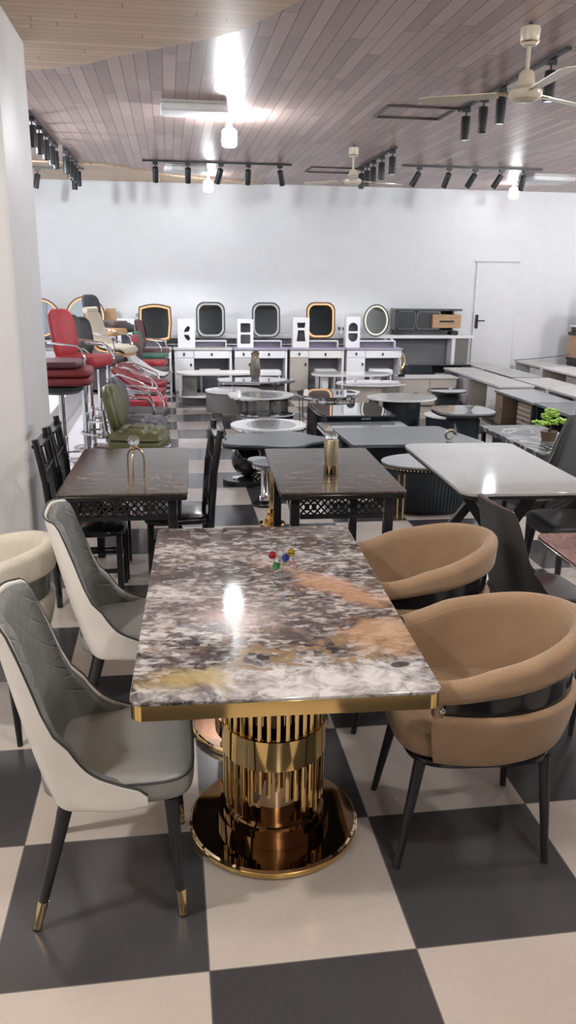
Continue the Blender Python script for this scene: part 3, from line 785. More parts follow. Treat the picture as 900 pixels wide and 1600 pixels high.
# fluted black drum table with gold studs
c = coffee('big black fluted drum table with gray top, half under the white dining table', (2.14, 6.33))
top_slab(c, ell(.43, .30, 64), .42, .018, M['graytop'])
m = MB(); n = 160
rows = [[((.41*s+.006*(i % 2))*math.cos(2*PI*i/n), (.28*s+.006*(i % 2))*math.sin(2*PI*i/n), z) for i in range(n)] for s, z in ((.9, .05), (1, .375))]
m.loft(rows).build('drum', M['navy'], c, angle=20)
MB().prism(ell(.43, .30, 64), .376, .4015, None, [ell(.40, .27, 64)]).build('stud_band', M['black'], c)
for k in range(44):
    a = PI + PI*k/43 ; MB().ball((.431*math.cos(a), .301*math.sin(a), .389), .007, 6).build('stud', M['brass'], c)
MB().prism(ell(.32, .20), 0, .0495).build('plinth', M['navy'], c)
for k in (0, 1): MB().cyl((-.36 + .045*k, -.29, 0), (-.36+.045*k, -.29, .3755), .0085).build('leg', M['gold'], c)

# ------------------------------------------------------------------ low consoles on the right
GT = 'low media consoles in rows on the right'
def console(label, x0, x1, y0, y1, h, topm, bodym, drawm, backm=None, open_=True, striped=False, th=.03, doorm=None):
    """long along y; its front looks to -x"""
    r = thing('media_console', label, 'console', ((x0+x1)/2, (y0+y1)/2, 0), 0, GT)
    w, l = x1-x0, y1-y0; a, b = -w/2, w/2; p, q = -l/2, l/2
    MB().box(a, p, h-th, b, q, h).build('top', topm, r, .003)
    MB().box(a+.03, p+.04, 0, b-.03, q-.04, .05).build('plinth', M['navy'] if bodym == M['navy'] else M['mgray'], r)
    MB().box(a+.02, p+.01, .0505, b-.01, q-.01, .075).build('bottom_board', bodym, r)
    MB().box(b-.03, p+.011, .0755, b-.012, q-.011, h-th-.0005).build('back_board', backm or bodym, r)
    for y in (p+.01, q-.03): MB().box(a+.02, y, .0755, b-.031, y+.02, h-th-.0005).build('side_panel', bodym, r)
    d0, d1 = p + .035, p + l*.36
    dr = MB().box(a+.012, d0, .08, a+.24, d1, h-th-.02).build('drawer', drawm, r, .003)
    if striped:
        for k in range(6):
            z = .09 + k*(h-th-.03-.09)/6; MB().box(a+.004, d0+.01, z, a+.0118, d1-.01, z+.02).build('slat', M['beige'], dr)
    MB().box(a+.002, (d0+d1)/2-.03, (h)/2, a+.0118, (d0+d1)/2+.03, h/2+.012).build('handle', M['brass'], dr)
    if not open_:
        d2, d3 = q - l*.22, q - .035
        dd = MB().box(a+.012, d2, .08, a+.24, d3, h-th-.02).build('door', doorm or drawm, r, .003)
        MB().box(a+.002, d2+.03, h/2, a+.0118, d2+.045, h/2+.05).build('handle', M['brass'], dd)
    MB().box(a+.021, p + l*.37, .0755, b-.031, p + l*.37+.018, h-th-.0005).build('divider', bodym, r)
    return r
console('pale-topped console with violet side, at the far end of the left console row', 4.42, 4.92, 11.66, 12.78, .5, M['offwhite'], M['lav'], M['offwhite'])
console('beige open console with a white drawer, next to the dark console with striped drawer', 4.40, 4.92, 10.42, 11.60, .5, M['offwhite'], M['beige'], M['whiteb'])
console('dark console with wooden door and striped drawer, behind the gray coffee table', 4.19, 4.74, 8.90, 10.04, .5, M['graytop'], M['navy'], M['brnw'], M['navy'], False, True, .03, M['brnw'])
console('black gloss console with a dark glass ornament, nearest of the left console row', 4.21, 4.78, 7.66, 8.86, .5, M['dgraytop'], M['navy'], M['navy'])
console('thin pale console by the door, far end of the middle console row', 5.02, 5.50, 12.62, 13.55, .5, M['offwhite'], M['mgray'], M['offwhite'])
console('dark gray console in the middle console row, beside the pale-topped one', 5.0, 5.52, 11.38, 12.52, .5, M['graytop'], M['mgray'], M['mgray'])
console('pale gray console in the middle console row, next nearer than the dark gray one', 4.98, 5.55, 10.22, 11.30, .5, M['offwhite'], M['offwhite'], M['offwhite'])
console('pale gray console in the middle console row, nearest of its row', 4.97, 5.52, 9.0, 10.16, .5, M['offwhite'], M['offwhite'], M['offwhite'])
console('white console with dark opening, against the back wall right of the door', 6.12, 6.62, 12.86, 13.88, .5, M['offwhite'], M['whiteb'], M['whiteb'], M['recess'])
console('white console with taupe front nearer than the one against the back wall', 6.12, 6.72, 11.40, 12.78, .5, M['whiteb'], M['beige'], M['beige'])
# consoles facing the camera, before the counter
r = thing('media_console', 'beige front-facing console with the gold sculpture on it', 'console', (3.89, 12.02, 0), 0, GT)
MB().box(-.45, -.2, .43, .45, .2, .45).build('top', M['offwhite'], r, .002); MB().box(-.43, -.18, .03, .43, .18, .4295).build('body', M['beige'], r, .003)
for k in (-1, 1):
    dd = MB().box(k*.21-.2, -.19, .06, k*.21+.2, -.1805, .40).build('drawer', M['beige'], r, .002); MB().box(k*.21-.03, -.2, .22, k*.21+.03, -.1905, .23).build('handle', M['brnw'], dd)
MB().box(-.4, -.14, 0, .4, .14, .0295).build('plinth', M['mgray'], r)
r = thing('media_console', 'black front-facing console with glossy top under the white counter', 'console', (4.44, 13.24, 0), 0, GT)
MB().box(-.54, -.2, .50, .54, .2, .52).build('top', M['gloss'], r, .002); MB().box(-.52, -.19, .03, -.12, .19, .4995).build('cabinet_body', M['navy'], r, .003)
MB().box(.40, -.19, .03, .52, .19, .4995).build('side_panel', M['navy'], r, .003); MB().box(-.119, .15, .03, .399, .17, .4995).build('back_board', M['blackm'], r)
MB().box(-.119, -.18, .10, .399, .149, .12).build('shelf', M['navy'], r); MB().box(-.5, -.15, 0, .5, .15, .0295).build('plinth', M['navy'], r)
MB().box(-.05, -.17, .1205, .15, .0, .36).build('drawer', M['offwhite'], r)

# ------------------------------------------------------------------ vanity tables along the back
GV = 'dressing tables along the back wall'
def cutouts(kind):
    if kind == 'crescent':
        outer = arc(.075, 0, .105, 120, 172, 8); inner = arc(.155, .0, .125, 170, 146, 6)
        up = outer + inner; return [up, [(x, -y) for x, y in reversed(up)]]
    if kind == 'squares': return [[(p[0], p[1]+.07) for p in rrect(.125, .115, .015, 4)], [(p[0], p[1]-.07) for p in rrect(.125, .115, .015, 4)]]
    if kind == 'hourglass': return [[(-.055, .125), (-.045, .06), (.045, .06), (.055, .125)], [(-.04, .03), (-.058, -.11), (.058, -.11), (.04, .03)]]
    a = arc(0, .012, .065, 0, 180, 12); b = arc(0, -.012, .065, 180, 360, 12)
    return [[(x, y+.0) for x, y in a] if False else [(x*.95, y+.055) for x, y in arc(0, 0, .065, 0, 180, 10)] + [(-.062, .012), (.062, .012)], [(x*.95, y-.055) for x, y in arc(0, 0, .065, 180, 360, 10)] + [(.062, -.012), (-.062, -.012)]]
def mirror_pts(kind, w, h):
    if kind == 'round': return ell(w/2, h/2, 56)
    if kind == 'barrel':
        top = [(x, h/2*(.86) + .05*math.cos(x/(w/2)*PI/2)) for x in lin(w/2*.93, -w/2*.93, 14)]
        side = [(-w/2*.96, h*.40), (-w/2, 0), (-w/2*.9, -h*.44)]
        bot = [(x, -h/2*(.93) - .035*math.cos(x/(w/2)*PI/2)) for x in lin(-w/2*.82, w/2*.82, 14)]
        return top + side + bot + [(w/2*.9, -h*.44), (w/2, 0), (w/2*.96, h*.40)]
    return rrect(w, h, .135, 8)
def led_mirror(parent, kind, w, h, cx, cy, cz, led, rim, ry=0, tilt=4):
    mt = Matrix.Translation((cx, cy, cz)) @ Matrix.Rotation(ry, 4, 'Z') @ Matrix.Rotation(math.radians(90-tilt), 4, 'X')
    P = mirror_pts(kind, w, h); sc = lambda f, g: [(x*f, y*g) for x, y in P]
    a = 1-.035/w*2*.62; b = 1-.035/h*2*.62; a2 = 1-.078/w*2*.62; b2 = 1-.078/h*2*.62
    mi = MB().prism(P, -.012, .014, mt, [sc(a, b)]).build('mirror', rim, parent)
    MB().prism(sc(a, b), -.011, .010, mt, [sc(a2, b2)]).build('led_ring', led, mi)
    MB().prism(sc(a2*.999, b2*.999), -.010, .008, mt).build('glass', M['mirror'], mi)
    return mi
def vanity(label, x0, x1, body, trim, cut, mk, mw, mh, mx, led, rim, tower=(.08, .27), tz=1.22, lower=None, ry=0, mz=1.205):
    w = x1-x0; r = thing('vanity_table', label, 'dressing table', ((x0+x1)/2, 13.32, 0), 0, GV)
    a, b = -w/2, w/2; f, k = 0.0, .40; lower = lower or body
    MB().box(a, f-.015, .735, b, k, .765).build('desktop', trim, r, .004)
    dl = a + w*.345
    MB().box(a+.02, f+.02, .06, dl, k-.01, .7345).build('carcass', lower, r, .002)
    MB().box(b-.05, f+.01, 0, b-.015, k-.01, .7345).build('side_panel', body, r, .002)
    MB().box(dl+.001, f+.02, .60, b-.051, k-.02, .7345).build('drawer_case', body, r)
    MB().box(dl+.001, k-.04, .06, b-.051, k-.021, .5995).build('back_board', M['recess'], r)
    MB().box(a+.03, f+.03, 0, dl-.01, k-.02, .0595).build('plinth', lower, r)
    for c, d, z0, z1, nm, mm in ((a+.02, dl-.004, .615, .725, 'drawer', body), (dl+.006, b-.055, .605, .725, 'drawer', body), (a+.02, dl-.004, .07, .605, 'door', lower)):
        dd = MB().box(c, f+.002, z0, d, f+.0195, z1).build(nm, mm, r, .003)
        hx = (c+d)/2 if nm == 'drawer' else d-.045; hz = (z0+z1)/2 if nm == 'drawer' else .50
        MB().box(hx-.014, f-.012, hz-.022, hx+.014, f+.0015, hz+.022).build('handle', M['blackm'], dd, .003)
    # tower with niches, low tray shelf
    t0 = a + tower[0]*w/.93; t1 = a + (tower[0]+tower[1])*w/.93; tc, tw = (t0+t1)/2, t1-t0; th = tz-.7655
    mt = Matrix.Translation((tc, f+.155, .7655+th/2)) @ Matrix.Rotation(PI/2, 4, 'X')
    tr = MB().prism(rrect(tw, th, .006, 2), 0, .012, mt, [[(px*1.3, py*1.3) for px, py in h] for h in cutouts(cut)]).build('tower_front', body, r)
    MB().box(t0, f+.155, .7655, t0+.012, f+.33, tz).add(*_box(t1-.012, f+.155, .7655, t1, f+.33, tz)).add(*_box(t0+.012, f+.155, tz-.012, t1-.012, f+.33, tz)).add(*_box(t0+.012, f+.318, .7655, t1-.012, f+.33, tz-.012)).build('tower_case', body, r)
    MB().box(t0+.012, f+.30, .7655, t1-.012, f+.317, tz-.013).build('niche_back', M['recess'], r)
    MB().box(t1+.001, f+.15, .862, b-.09, f+.34, .877).add(*_box(b-.105, f+.15, .7655, b-.09, f+.34, .862)).build('tray_shelf', body, r)
    MB().box(t1+.001, f+.30, .7655, b-.106, f+.32, .8615).build('tray_back', M['lav'], r)
    led_mirror(r, mk, mw, mh, mx-(x0+x1)/2, f+.235, mz, led, rim, ry)
    return r
def _box(*a):
    m = MB().box(*a); return m.v, m.f
rimdark = plain('gunmetal_rim', (.045, .048, .05), .3); rimgold = plain('bronze_rim', (.10, .06, .035), .3)
V = vanity
V('white dressing table with barrel-shaped warm-lit mirror beside the bar stools', -.92, .025, M['white'], M['offwhite'], 'squares', 'barrel', .54, .58, -.235, M['ledwarm'], rimgold, mz=1.155)
V('white dressing table with crescent niches and unlit rounded mirror', .04, 1.005, M['white'], M['offwhite'], 'crescent', 'rounded', .475, .57, .665, M['ledoff'], rimdark)
V('white dressing table with two square niches and unlit rounded mirror', 1.02, 1.925, M['white'], M['lav'], 'squares', 'rounded', .47, .57, 1.58, M['ledoff'], rimdark, lower=M['offwhite'])
V('taupe and white dressing table with hourglass niches and warm-lit mirror', 1.94, 2.885, M['whiteb'], M['lav'], 'hourglass', 'rounded', .49, .59, 2.50, M['ledwarm'], rimgold, lower=M['beige'], tz=1.25)
V('lavender white dressing table with capsule niche and tilted oval mirror', 2.90, 3.875, M['white'], M['lav'], 'capsule', 'round', .44, .535, 3.455, M['ledpale'], rimdark, tower=(.02, .23), tz=1.27, ry=-.3)
V('white dressing table with round warm-lit mirror rising behind the stools', -1.70, -.935, M['white'], M['offwhite'], 'squares', 'round', .62, .62, -1.33, M['ledwarm'], rimgold, mz=1.255, tower=(.02, .06))
V('white dressing table with round mirror half behind the white pillar', -2.70, -1.715, M['white'], M['offwhite'], 'crescent', 'round', .62, .62, -2.03, M['ledwarm'], rimdark, mz=1.22)
GS = 'stools of the dressing tables'
for lab, x, y, m, w in (('white box stool under the crescent dressing table', .62, 13.155, 'white', .34), ('white box stool under the square-niche dressing table', 1.58, 13.05, 'white', .36),
                  ('pale stool under the hourglass dressing table', 2.52, 13.13, 'offwhite', .34), ('white stool with rounded back under the capsule dressing table', 3.45, 13.10, 'white', .36)):
    s = thing('vanity_stool', lab, 'stool', (x, y, 0), 0, GS)
    MB().prism(rrect(w, .26, .03), .36, .44).build('seat', M[m], s, .012)
    for sx in (-1, 1): MB().box(sx*(w/2-.03)-.012, -.10, 0, sx*(w/2-.03)+.012, .10, .3595).build('leg', M[m], s)
# long white counter behind them
r = thing('display_counter', 'long white two-tier counter along the back wall behind the dressing tables', 'counter', (1.2, 13.92, 0))
MB().box(-4.1, -.16, .895, 4.08, .16, .95).build('top', M['white'], r, .003)
MB().box(-4.1, -.14, .78, 2.55, .16, .80).build('shelf', M['white'], r)
for x in (-4.08, -2.9, -1.9, -.95, .0, .9, 1.85, 2.6, 3.72): MB().box(x-.03, -.15, 0, x+.03, .15, .779 if x < 2.5 else .8945).build('leg', M['white'], r)
for x in (-4.08, -2.9, -1.9, -.95, .0, .9, 1.85, 2.5): MB().box(x-.03, -.12, .8005, x+.03, .15, .8945).build('upright', M['white'], r)
MB().box(2.66, .12, .0, 3.68, .14, .8945).build('back_board', M['recess'], r); MB().box(3.76, -.12, 0, 4.0, .12, .8945).build('side_panel', M['mgray'], r)
# small display things on it
tag(MB().box(-.55, 13.85, .951, -.20, 14.0, 1.30).build('display_box', M['white'], None, .004), 'pale box with blue stripe standing on the counter beside the barrel-shaped mirror', 'box')
bs = MB().box(-.551, 13.847, 1.23, -.199, 13.8495, 1.29).build('stripe', plain('blue_stripe', (.28, .42, .50), .4), bpy.data.objects['display_box'])
tag(MB().box(-1.04, 13.84, .951, -.88, 13.98, 1.36).build('wooden_block', M['tanb'], None, .004), 'tan wooden block on the counter above the stacked seats', 'box')
for i, (lab, x) in enumerate((('small dark jar on a stand, left of two between the warm-lit and oval mirrors', 2.885), ('small dark jar on a stand, right of two between the warm-lit and oval mirrors', 2.96))):
    j = thing('jar', lab, 'jar', (x, 13.86, .951), 0, 'small jars on the counter'); MB().lathe([(0, 0), (.03, 0), (.03, .006), (.006, .012), (.006, .07), (.02, .075), (0, .076)], n=12).build('stand', M['chrome'], j); MB().prism(rrect(.045, .045, .008), .0765, .125).build('pot', M['mgray'], j, .004)
# media cabinet on the counter
r = thing('media_console', 'dark glass-fronted cabinet with tan drawer standing on the white counter', 'cabinet', (4.44, 13.92, .951))
MB().box(-.60, -.15, .41, .60, .15, .445).build('top', M['smoke'], r, .004); MB().box(-.60, -.14, .07, .45, .14, .09).build('bottom_board', M['blackm'], r)
MB().box(-.60, -.14, .0905, -.575, .14, .4095).build('side_panel', M['smoke'], r); MB().box(.425, -.14, .0905, .45, .14, .4095).build('side_panel', M['blackm'], r)
MB().box(-.574, .12, .0905, .424, .14, .4095).build('back_board', M['blackm'], r); MB().box(-.13, -.11, .0905, -.115, .119, .4095).build('divider', M['blackm'], r)
for x0, x1 in ((-.565, -.225), (-.215, .22)):
    mt = Matrix.Translation(((x0+x1)/2, -.128, .25)) @ Matrix.Rotation(PI/2, 4, 'X')
    dd = MB().prism(rrect(x1-x0, .312, .005, 2), 0, .008, mt).build('glass_door', M['gloss'], r)
    MB().prism(rrect(x1-x0-.01, .302, .06, 6), .0085, .013, mt, [rrect(x1-x0-.026, .286, .055, 6)]).build('door_trim', M['chrome'], dd)
dd = MB().box(.06, -.20, .125, .57, .05, .35).build('drawer', M['tanb'], r, .006); MB().box(.18, -.212, .222, .44, -.2005, .252).build('handle', M['blackm'], dd)
for x in (-.52, .50): MB().box(x-.06, -.12, 0, x+.06, .12, .0695).build('foot', M['blackm'], r, .006)
# cabinet at the far right edge
r = thing('side_cabinet', 'tan and black side cabinet with white slab at the far right frame edge', 'cabinet', (7.35, 13.3, 0))
MB().box(-.42, -.22, .60, .42, .22, .98).build('body', M['tanb'], r, .004); MB().box(-.44, -.23, .9805, .44, .23, 1.03).build('top', M['blackm'], r)
MB().box(-.40, -.20, 1.0305, .40, .20, 1.12).build('upper_case', M['blackm'], r); MB().box(-.42, -.23, 1.1205, .42, .23, 1.15).build('slab', M['white'], r)
MB().box(-.44, -.23, .56, .44, .23, .5995).build('bottom_board', M['blackm'], r)
for sx in (-1, 1): MB().box(sx*.40-.03, -.2, .46, sx*.40+.03, .2, .5595).build('leg', M['blackm'], r)
MB().box(-.48, -.25, .42, .48, .25, .4595).build('base_slab', M['white'], r); MB().box(-.45, -.22, 0, .45, .22, .4195).build('base_case', M['navy'], r)
k = MB().ball((.0, -.225, .8), .015, 8).build('handle', M['brass'], r)
tag(MB().box(7.02, 13.2, 1.151, 7.6, 13.4, 1.75).build('tall_box', M['white'], None, .004), 'white panel standing on the far right side cabinet', 'panel')
# ------------------------------------------------------------------ bar stools at the left
tag(MB().box(-2.85, 6.75, 0, -.66, 12.7, .115).build('display_platform', M['white'], None, .01), 'low white platform carrying the tall bar stools', 'platform')
tag(MB().box(-2.85, 7.3, .116, -1.30, 12.7, .44).build('display_step', M['whiteb'], None, .01), 'upper white step of the bar stool platform beside the pillar', 'platform')
GR = 'bar stools in the floor row'; GL = 'tall bar stools on the white platform'
def stool_base(r, h, foot=.30, rb=.20):
    MB().lathe([(0, 0), (rb, 0), (rb+.004, .006), (rb*.94, .016), (rb*.4, .03), (.045, .045), (0, .046)], n=32).build('base', M['chrome'], r, angle=50)
    m = MB().lathe([(.034, .044), (.034, h*.52), (.03, h*.53), (.024, h*.535), (.024, h-.02), (.05, h-.012), (.05, h-.001), (0, h-.001)], n=18).build('pole', M['chrome'], r)
    if foot:
        m = MB(); c = .13
        m.tube([(c + .145*math.cos(2*PI*i/24) - .02, .145*math.sin(2*PI*i/24), foot) for i in range(24)], .010, 8, True)
        m.tube([(.03, 0, foot), (-.03, 0, foot)], .02, 8)
        m.build('footrest', M['chrome'], r)
def puff(w, d, z0, h, nx=20, ny=20, tuft=True, x0=0):
    """cushion with a rolled edge and (tufted) pressed seams"""
    rows = []; m = MB(); top = []; bot = []
    for i in range(nx+1):
        u = -1 + 2*i/nx; rt = []; rb = []
        for j in range(ny+1):
            v = -1 + 2*j/ny
            e = (1-abs(u)**4)*(1-abs(v)**4); e = max(e, 0)**.4
            k = 1
            if tuft:
                g = lambda a: math.exp(-((a)/.085)**2)
                k -= .34*max(g(abs(u)-.42)*(1 if abs(v) < 1 else 0), g(abs(v)-.42)) + .0
                k -= .12*g(abs(abs(u)-abs(v)))*(1 if max(abs(u), abs(v)) > .42 else 0)
            x, y = u*w/2, v*d/2
            r2 = max(abs(u), abs(v)); s = 1 - .10*(abs(u)*abs(v))**2
            rt.append((x0 + x*s, y*s, z0 + h*e*k)); rb.append((x0 + x*s, y*s, z0 - .012*e))
        top.append(rt); bot.append(rb)
    m.loft(top, False, False); m.loft(bot, False, False)
    return m
def arm_tubes(r, h, up=.20, x0=-.17, x1=.15, w=.235, slope=.02):
    for sy in (-1, 1):
        y = sy*w
        MB().tube([(x1, sy*.19, h-.02), (x1+.012, y, h-.01), (x1+.008, y, h+.10), (x1-.02, y, h+up-.03), (x1-.06, y, h+up), (x0+.03, y, h+up+slope), (x0-.05, y*.97, h+up+slope), (x0-.075, sy*.19, h+up+slope)], .0105, 8).build('arm', M['chrome'], r)
def back_pad(r, h, mat, bw=.40, bh=.36, x=-.20, lean=.10, z0=.07, th=.06, round_=3, lobes=False):
    P = sup(bw/2, bh/2, round_, 48)
    mt = Matrix.Translation((x, 0, h+z0+bh/2)) @ Matrix.Rotation(-lean*2, 4, 'Y') @ Matrix(((0, 0, 1, 0), (1, 0, 0, 0), (0, 1, 0, 0), (0, 0, 0, 1)))
    def curve(px, f): return (px*f)
    rows = []
    for f, z in ((.02, -th*.5), (.6, -th*.5), (.92, -th*.42), (1, -th*.15), (1, th*.15), (.92, th*.42), (.6, th*.5), (.02, th*.5)):
        rows.append([(a*f, b*f, z + .22*(a*f)**2/(bw/2)) for a, b in P])
    m = MB(); lo = MB().loft(rows); m.add([tuple(mt @ Vector(p)) for p in lo.v], lo.f); o = m.build('backrest', mat, r, angle=70)
    if lobes:
        rows = [[(a*f*.42, b*f*.92, z + th*.4) for a, b in P] for f, z in ((1, 0), (1, .012), (.85, .026), (.5, .032), (.02, .034))]
        l2 = MB().loft(rows); MB().add([tuple(mt @ Vector(p)) for p in l2.v], l2.f).build('back_cushion', mat, r, angle=70)
    return o
def tufted(name_label, x, y, h, mat, z=0, group=GR, rz=-13):
    r = thing('bar_stool', name_label, 'stool', (x, y, z), rz, group); stool_base(r, h)
    MB().prism(rrect(.42, .42, .05), h, h+.075).build('seat', mat, r, .02)
    puff(.45, .44, h+.088, .085).build('cushion', mat, r, angle=70)
    back_pad(r, h, mat, .40, .36, -.215, .10, .135, .075, 2.6, True)
    MB().tube([(-.10, 0, h-.015), (-.22, 0, h-.02), (-.262, 0, h+.03), (-.292, 0, h+.28)], .016, 8).build('back_bracket', M['chrome'], r)
    return r
def slab(label, x, y, h, mat, z=0, group=GR, back=True, arms=True, bm=None, bh=.42, th=.07):
    r = thing('bar_stool', label, 'stool', (x, y, z), -24 if z else -10, group); stool_base(r, h)
    m = MB()
    for (x0, x1) in ((-.19, .22),):
        rows = [[((p[0])*f + .015, p[1]*f, zz) for p in rrect(.42, .42, .05)] for f, zz in ((.94, h), (1, h+.015), (1, h+th-.02), (.95, h+th), (.5, h+th+.006), (.02, h+th+.006))]
    m.loft(rows).build('seat', mat, r, angle=50)
    if back: back_pad(r, h, bm or mat, .42, bh, -.225, .07, .06, .055, 4)
    if arms: arm_tubes(r, h)
    return r
def scoop(label, x, y, h, mat, z=0, group=GR, arms=True, rise=.26, rim=None):
    r = thing('bar_stool', label, 'stool', (x, y, z), -24 if z else -10, group); stool_base(r, h)
    prof = [(.235, .02), (.20, .0), (.10, .0), (-.02, .04), (-.12, .11), (-.22, .19), (-.30, rise)]
    rows = []
    for dz, w in ((0, .19), (.03, .215), (.05, .20)):
        pass
    W = [.17, .20, .21, .21, .21, .20, .15]
    secs = []
    for (px, pz), w in zip(prof, W):
        sec = []
        for k in range(20):
            a = 2*PI*k/20; yy = w*math.copysign(abs(math.cos(a))**.5, math.cos(a)); zz = .035*math.copysign(abs(math.sin(a))**.6, math.sin(a))
            sec.append((px, yy, h + .045 + pz + zz + .05*(abs(yy)/.21)**3))
        secs.append(sec)
    # refine
    fine = []
    for a, b in zip(secs, secs[1:]):
        for t in (0, .5): fine.append([tuple(p + (q-p)*t for p, q in zip(u, v)) for u, v in zip(a, b)])
    fine.append(secs[-1])
    MB().loft(fine).build('shell', mat, r, angle=60)
    if rim:
        pts = [(px, W[i]*1.0, h+.045+pz+.045) for i, (px, pz) in enumerate(prof)]; pts2 = [(p[0], -p[1], p[2]) for p in reversed(pts)]
        MB().tube(pts + pts2, .012, 6, True).build('rim', rim, r)
    if arms: arm_tubes(r, h, .20, -.20, .12, .225, .09)
    return r
def swoop(label, x, y, h, mat, under, z=0, group=GL):
    """high S-shaped back running into the seat"""
    r = thing('bar_stool', label, 'stool', (x, y, z), -24 if z else -10, group); stool_base(r, h)
    for nm, mt, dz, th in (('shell', mat, .05, .05), ('under_shell', under, .005, .04)):
        prof = [(.24, .0), (.20, .03), (.08, .03), (-.06, .05), (-.15, .12), (-.20, .24), (-.245, .40), (-.275, .44)]
        fine = []
        for (px, pz), w in zip(prof, (.18, .205, .21, .21, .205, .20, .18, .13)):
            fine.append([(px - (dz-.05)*-.3 - (.012 if nm == 'under_shell' else 0), w*math.copysign(abs(math.cos(2*PI*k/18))**.5, math.cos(2*PI*k/18)), h + dz + pz + th/2*math.copysign(abs(math.sin(2*PI*k/18))**.7, math.sin(2*PI*k/18))) for k in range(18)])
        MB().loft(fine).build(nm, mt, r, angle=60)
    MB().cyl((-.275, -.13, h+.51), (-.275, .13, h+.51), .035, n=12).build('head_roll', M['tanb'] if False else mat, r)
    arm_tubes(r, h, .22, -.17, .13, .23, .04)
    return r
S_ = SEAT
tufted('olive tufted bar stool at the front of the floor row', -.265, 6.45, .555, S_['olive'])
tufted('slate gray tufted bar stool right behind the olive one', -.285, 7.10, .535, S_['slate'])
slab('black flat bar stool with chrome arms behind the slate tufted one', -.28, 7.78, .575, S_['black'], back=False)
slab('red flat bar stool with thick seat and chrome arms, before the crimson scoops', -.30, 8.48, .53, S_['red'], back=False, th=.12)
scoop('crimson scoop bar stool with chrome arms, nearer of two', -.33, 9.16, .55, S_['crimson'])
scoop('crimson scoop bar stool with chrome arms, farther of two', -.31, 9.82, .56, S_['crimson'], rise=.24)
scoop('white scoop bar stool with silver rim behind the crimson ones', -.25, 10.48, .58, S_['white'], rise=.32, rim=M['chrome'], arms=False)
slab('black bar stool with square back and gray seat behind the white scoop', -.27, 11.12, .62, S_['charcoal'], bm=S_['black'], bh=.34, arms=False)
slab('bright red bar stool with low back behind the black square-backed one', -.29, 11.72, .66, S_['red'], bh=.36, arms=False)
slab('dark green bar stool with square seat behind the bright red one', -.28, 12.30, .70, S_['green'], bh=.34, arms=False)
slab('maroon high-backed bar stool with chrome arms beside the barrel-shaped mirror', -.26, 12.86, .72, S_['maroon'], bh=.46)
# platform row
P = .1155
r = thing('bar_stool', 'dark red round bar stool with layered seat, nearest on the platform by the pillar', 'stool', (-.93, 7.02, P), 0, GL); stool_base(r, .80, .26, .19)
MB().lathe([(0, .80), (.15, .80), (.19, .83), (.19, .86), (.15, .875), (0, .876)], n=32).build('seat_pan', S_['black'], r, angle=50)
for k in range(2): MB().prism([(p[0]+.02, p[1]) for p in rrect(.50, .42, .09)], .877+.072*k, .877+.072*k+.066).build('seat', S_['darkred'], r, .024)
MB().prism([(p[0]-.02, p[1]) for p in rrect(.42, .42, .09)], 1.0215, 1.075).build('top_cushion', S_['maroon'], r, .02)
slab('bright red bar stool with tall back and chrome arms, second on the platform', -.83, 7.92, .935, S_['red'], P, GL, True, True, S_['red'], .46, .10)
slab('charcoal high-backed bar stool behind the bright red one on the platform', -.84, 8.62, .85, S_['charcoal'], P, GL, True, True, S_['charcoal'], .47)
slab('charcoal high-backed bar stool, second behind the bright red one on the platform', -.80, 9.28, .84, S_['coffee'], P, GL, True, False, S_['black'], .42)
swoop('cream bar stool with high swooping back and tan underside on the platform', -.68, 9.95, .86, S_['cream'], S_['tan'], P)
swoop('slate gray bar stool with swooping back beneath the cream one on the platform', -.80, 10.6, .72, S_['slate'], S_['black'], P)
slab('navy square-backed bar stool near the far end of the platform', -.85, 11.25, 1.0, S_['tan'], P, GL, True, False, S_['navy'], .46, .08)
slab('coffee brown flat bar stool near the far end of the platform', -.87, 11.85, 1.06, S_['coffee'], P, GL, False, False, None, .3, .09)
slab('black flat bar stool, last on the platform', -.80, 12.42, .96, S_['black'], P, GL, False, False, None, .3, .11)

# ------------------------------------------------------------------ ornaments on the tables
o = thing('crystal_ball_tripod', 'crystal ball on three gold legs on the left lattice table', 'ornament', (-.225, 4.62, .7505))
for a in (20, 140, 260):
    c, s = math.cos(math.radians(a)), math.sin(math.radians(a))
    MB().tube([(.055*c, .055*s, 0), (.056*c, .056*s, .10), (.05*c, .05*s, .135), (.03*c, .03*s, .158), (.012*c, .012*s, .165)], .0055, 8).build('leg', M['brass'], o)
MB().lathe([(0, .160), (.02, .162), (.026, .17), (.02, .178), (0, .178)], n=16).build('cup', M['brass'], o)
MB().ball((0, 0, .2105), .034, 16).build('ball', M['crystal'], o, angle=15)
o = thing('gold_vase', 'gold cylinder vase with zigzag foot and crystal top on the middle lattice table', 'vase', (.926, 4.58, .7505), 12)
MB().lathe([(.026, .058), (.043, .06), (.043, .205), (.041, .21), (.0, .21)], n=28).build('body', plain('antique_gold', (.44, .37, .25), .3, .8), o)
m = MB()
for k in range(10):
    a, b = 2*PI*k/10, 2*PI*(k+1)/10; c = (a+b)/2
    for r0 in (.043,):
        P3 = [(r0*math.cos(a), r0*math.sin(a), .0595), (r0*math.cos(b), r0*math.sin(b), .0595), (r0*math.cos(c), r0*math.sin(c), 0)]
        P4 = [(p[0]*.86, p[1]*.86, p[2]) for p in P3]
        m.add(P3 + P4, [(0, 1, 2), (5, 4, 3), (0, 3, 4, 1), (1, 4, 5, 2), (2, 5, 3, 0)])
m.build('zigzag_foot', M['brass'], o, angle=10)
MB().lathe([(0, .0), (.030, .0), (.030, .057), (0, .057)], n=20).build('liner', M['black'], o)
MB().ball((0, 0, .228), .040, 12, (1, 1, .75)).build('crystal_top', M['crystal'], o, angle=12)
o = thing('swirl_sculpture', 'bronze swirl sculpture on the long dark gray table', 'sculpture', (2.50, 6.93, .4505))
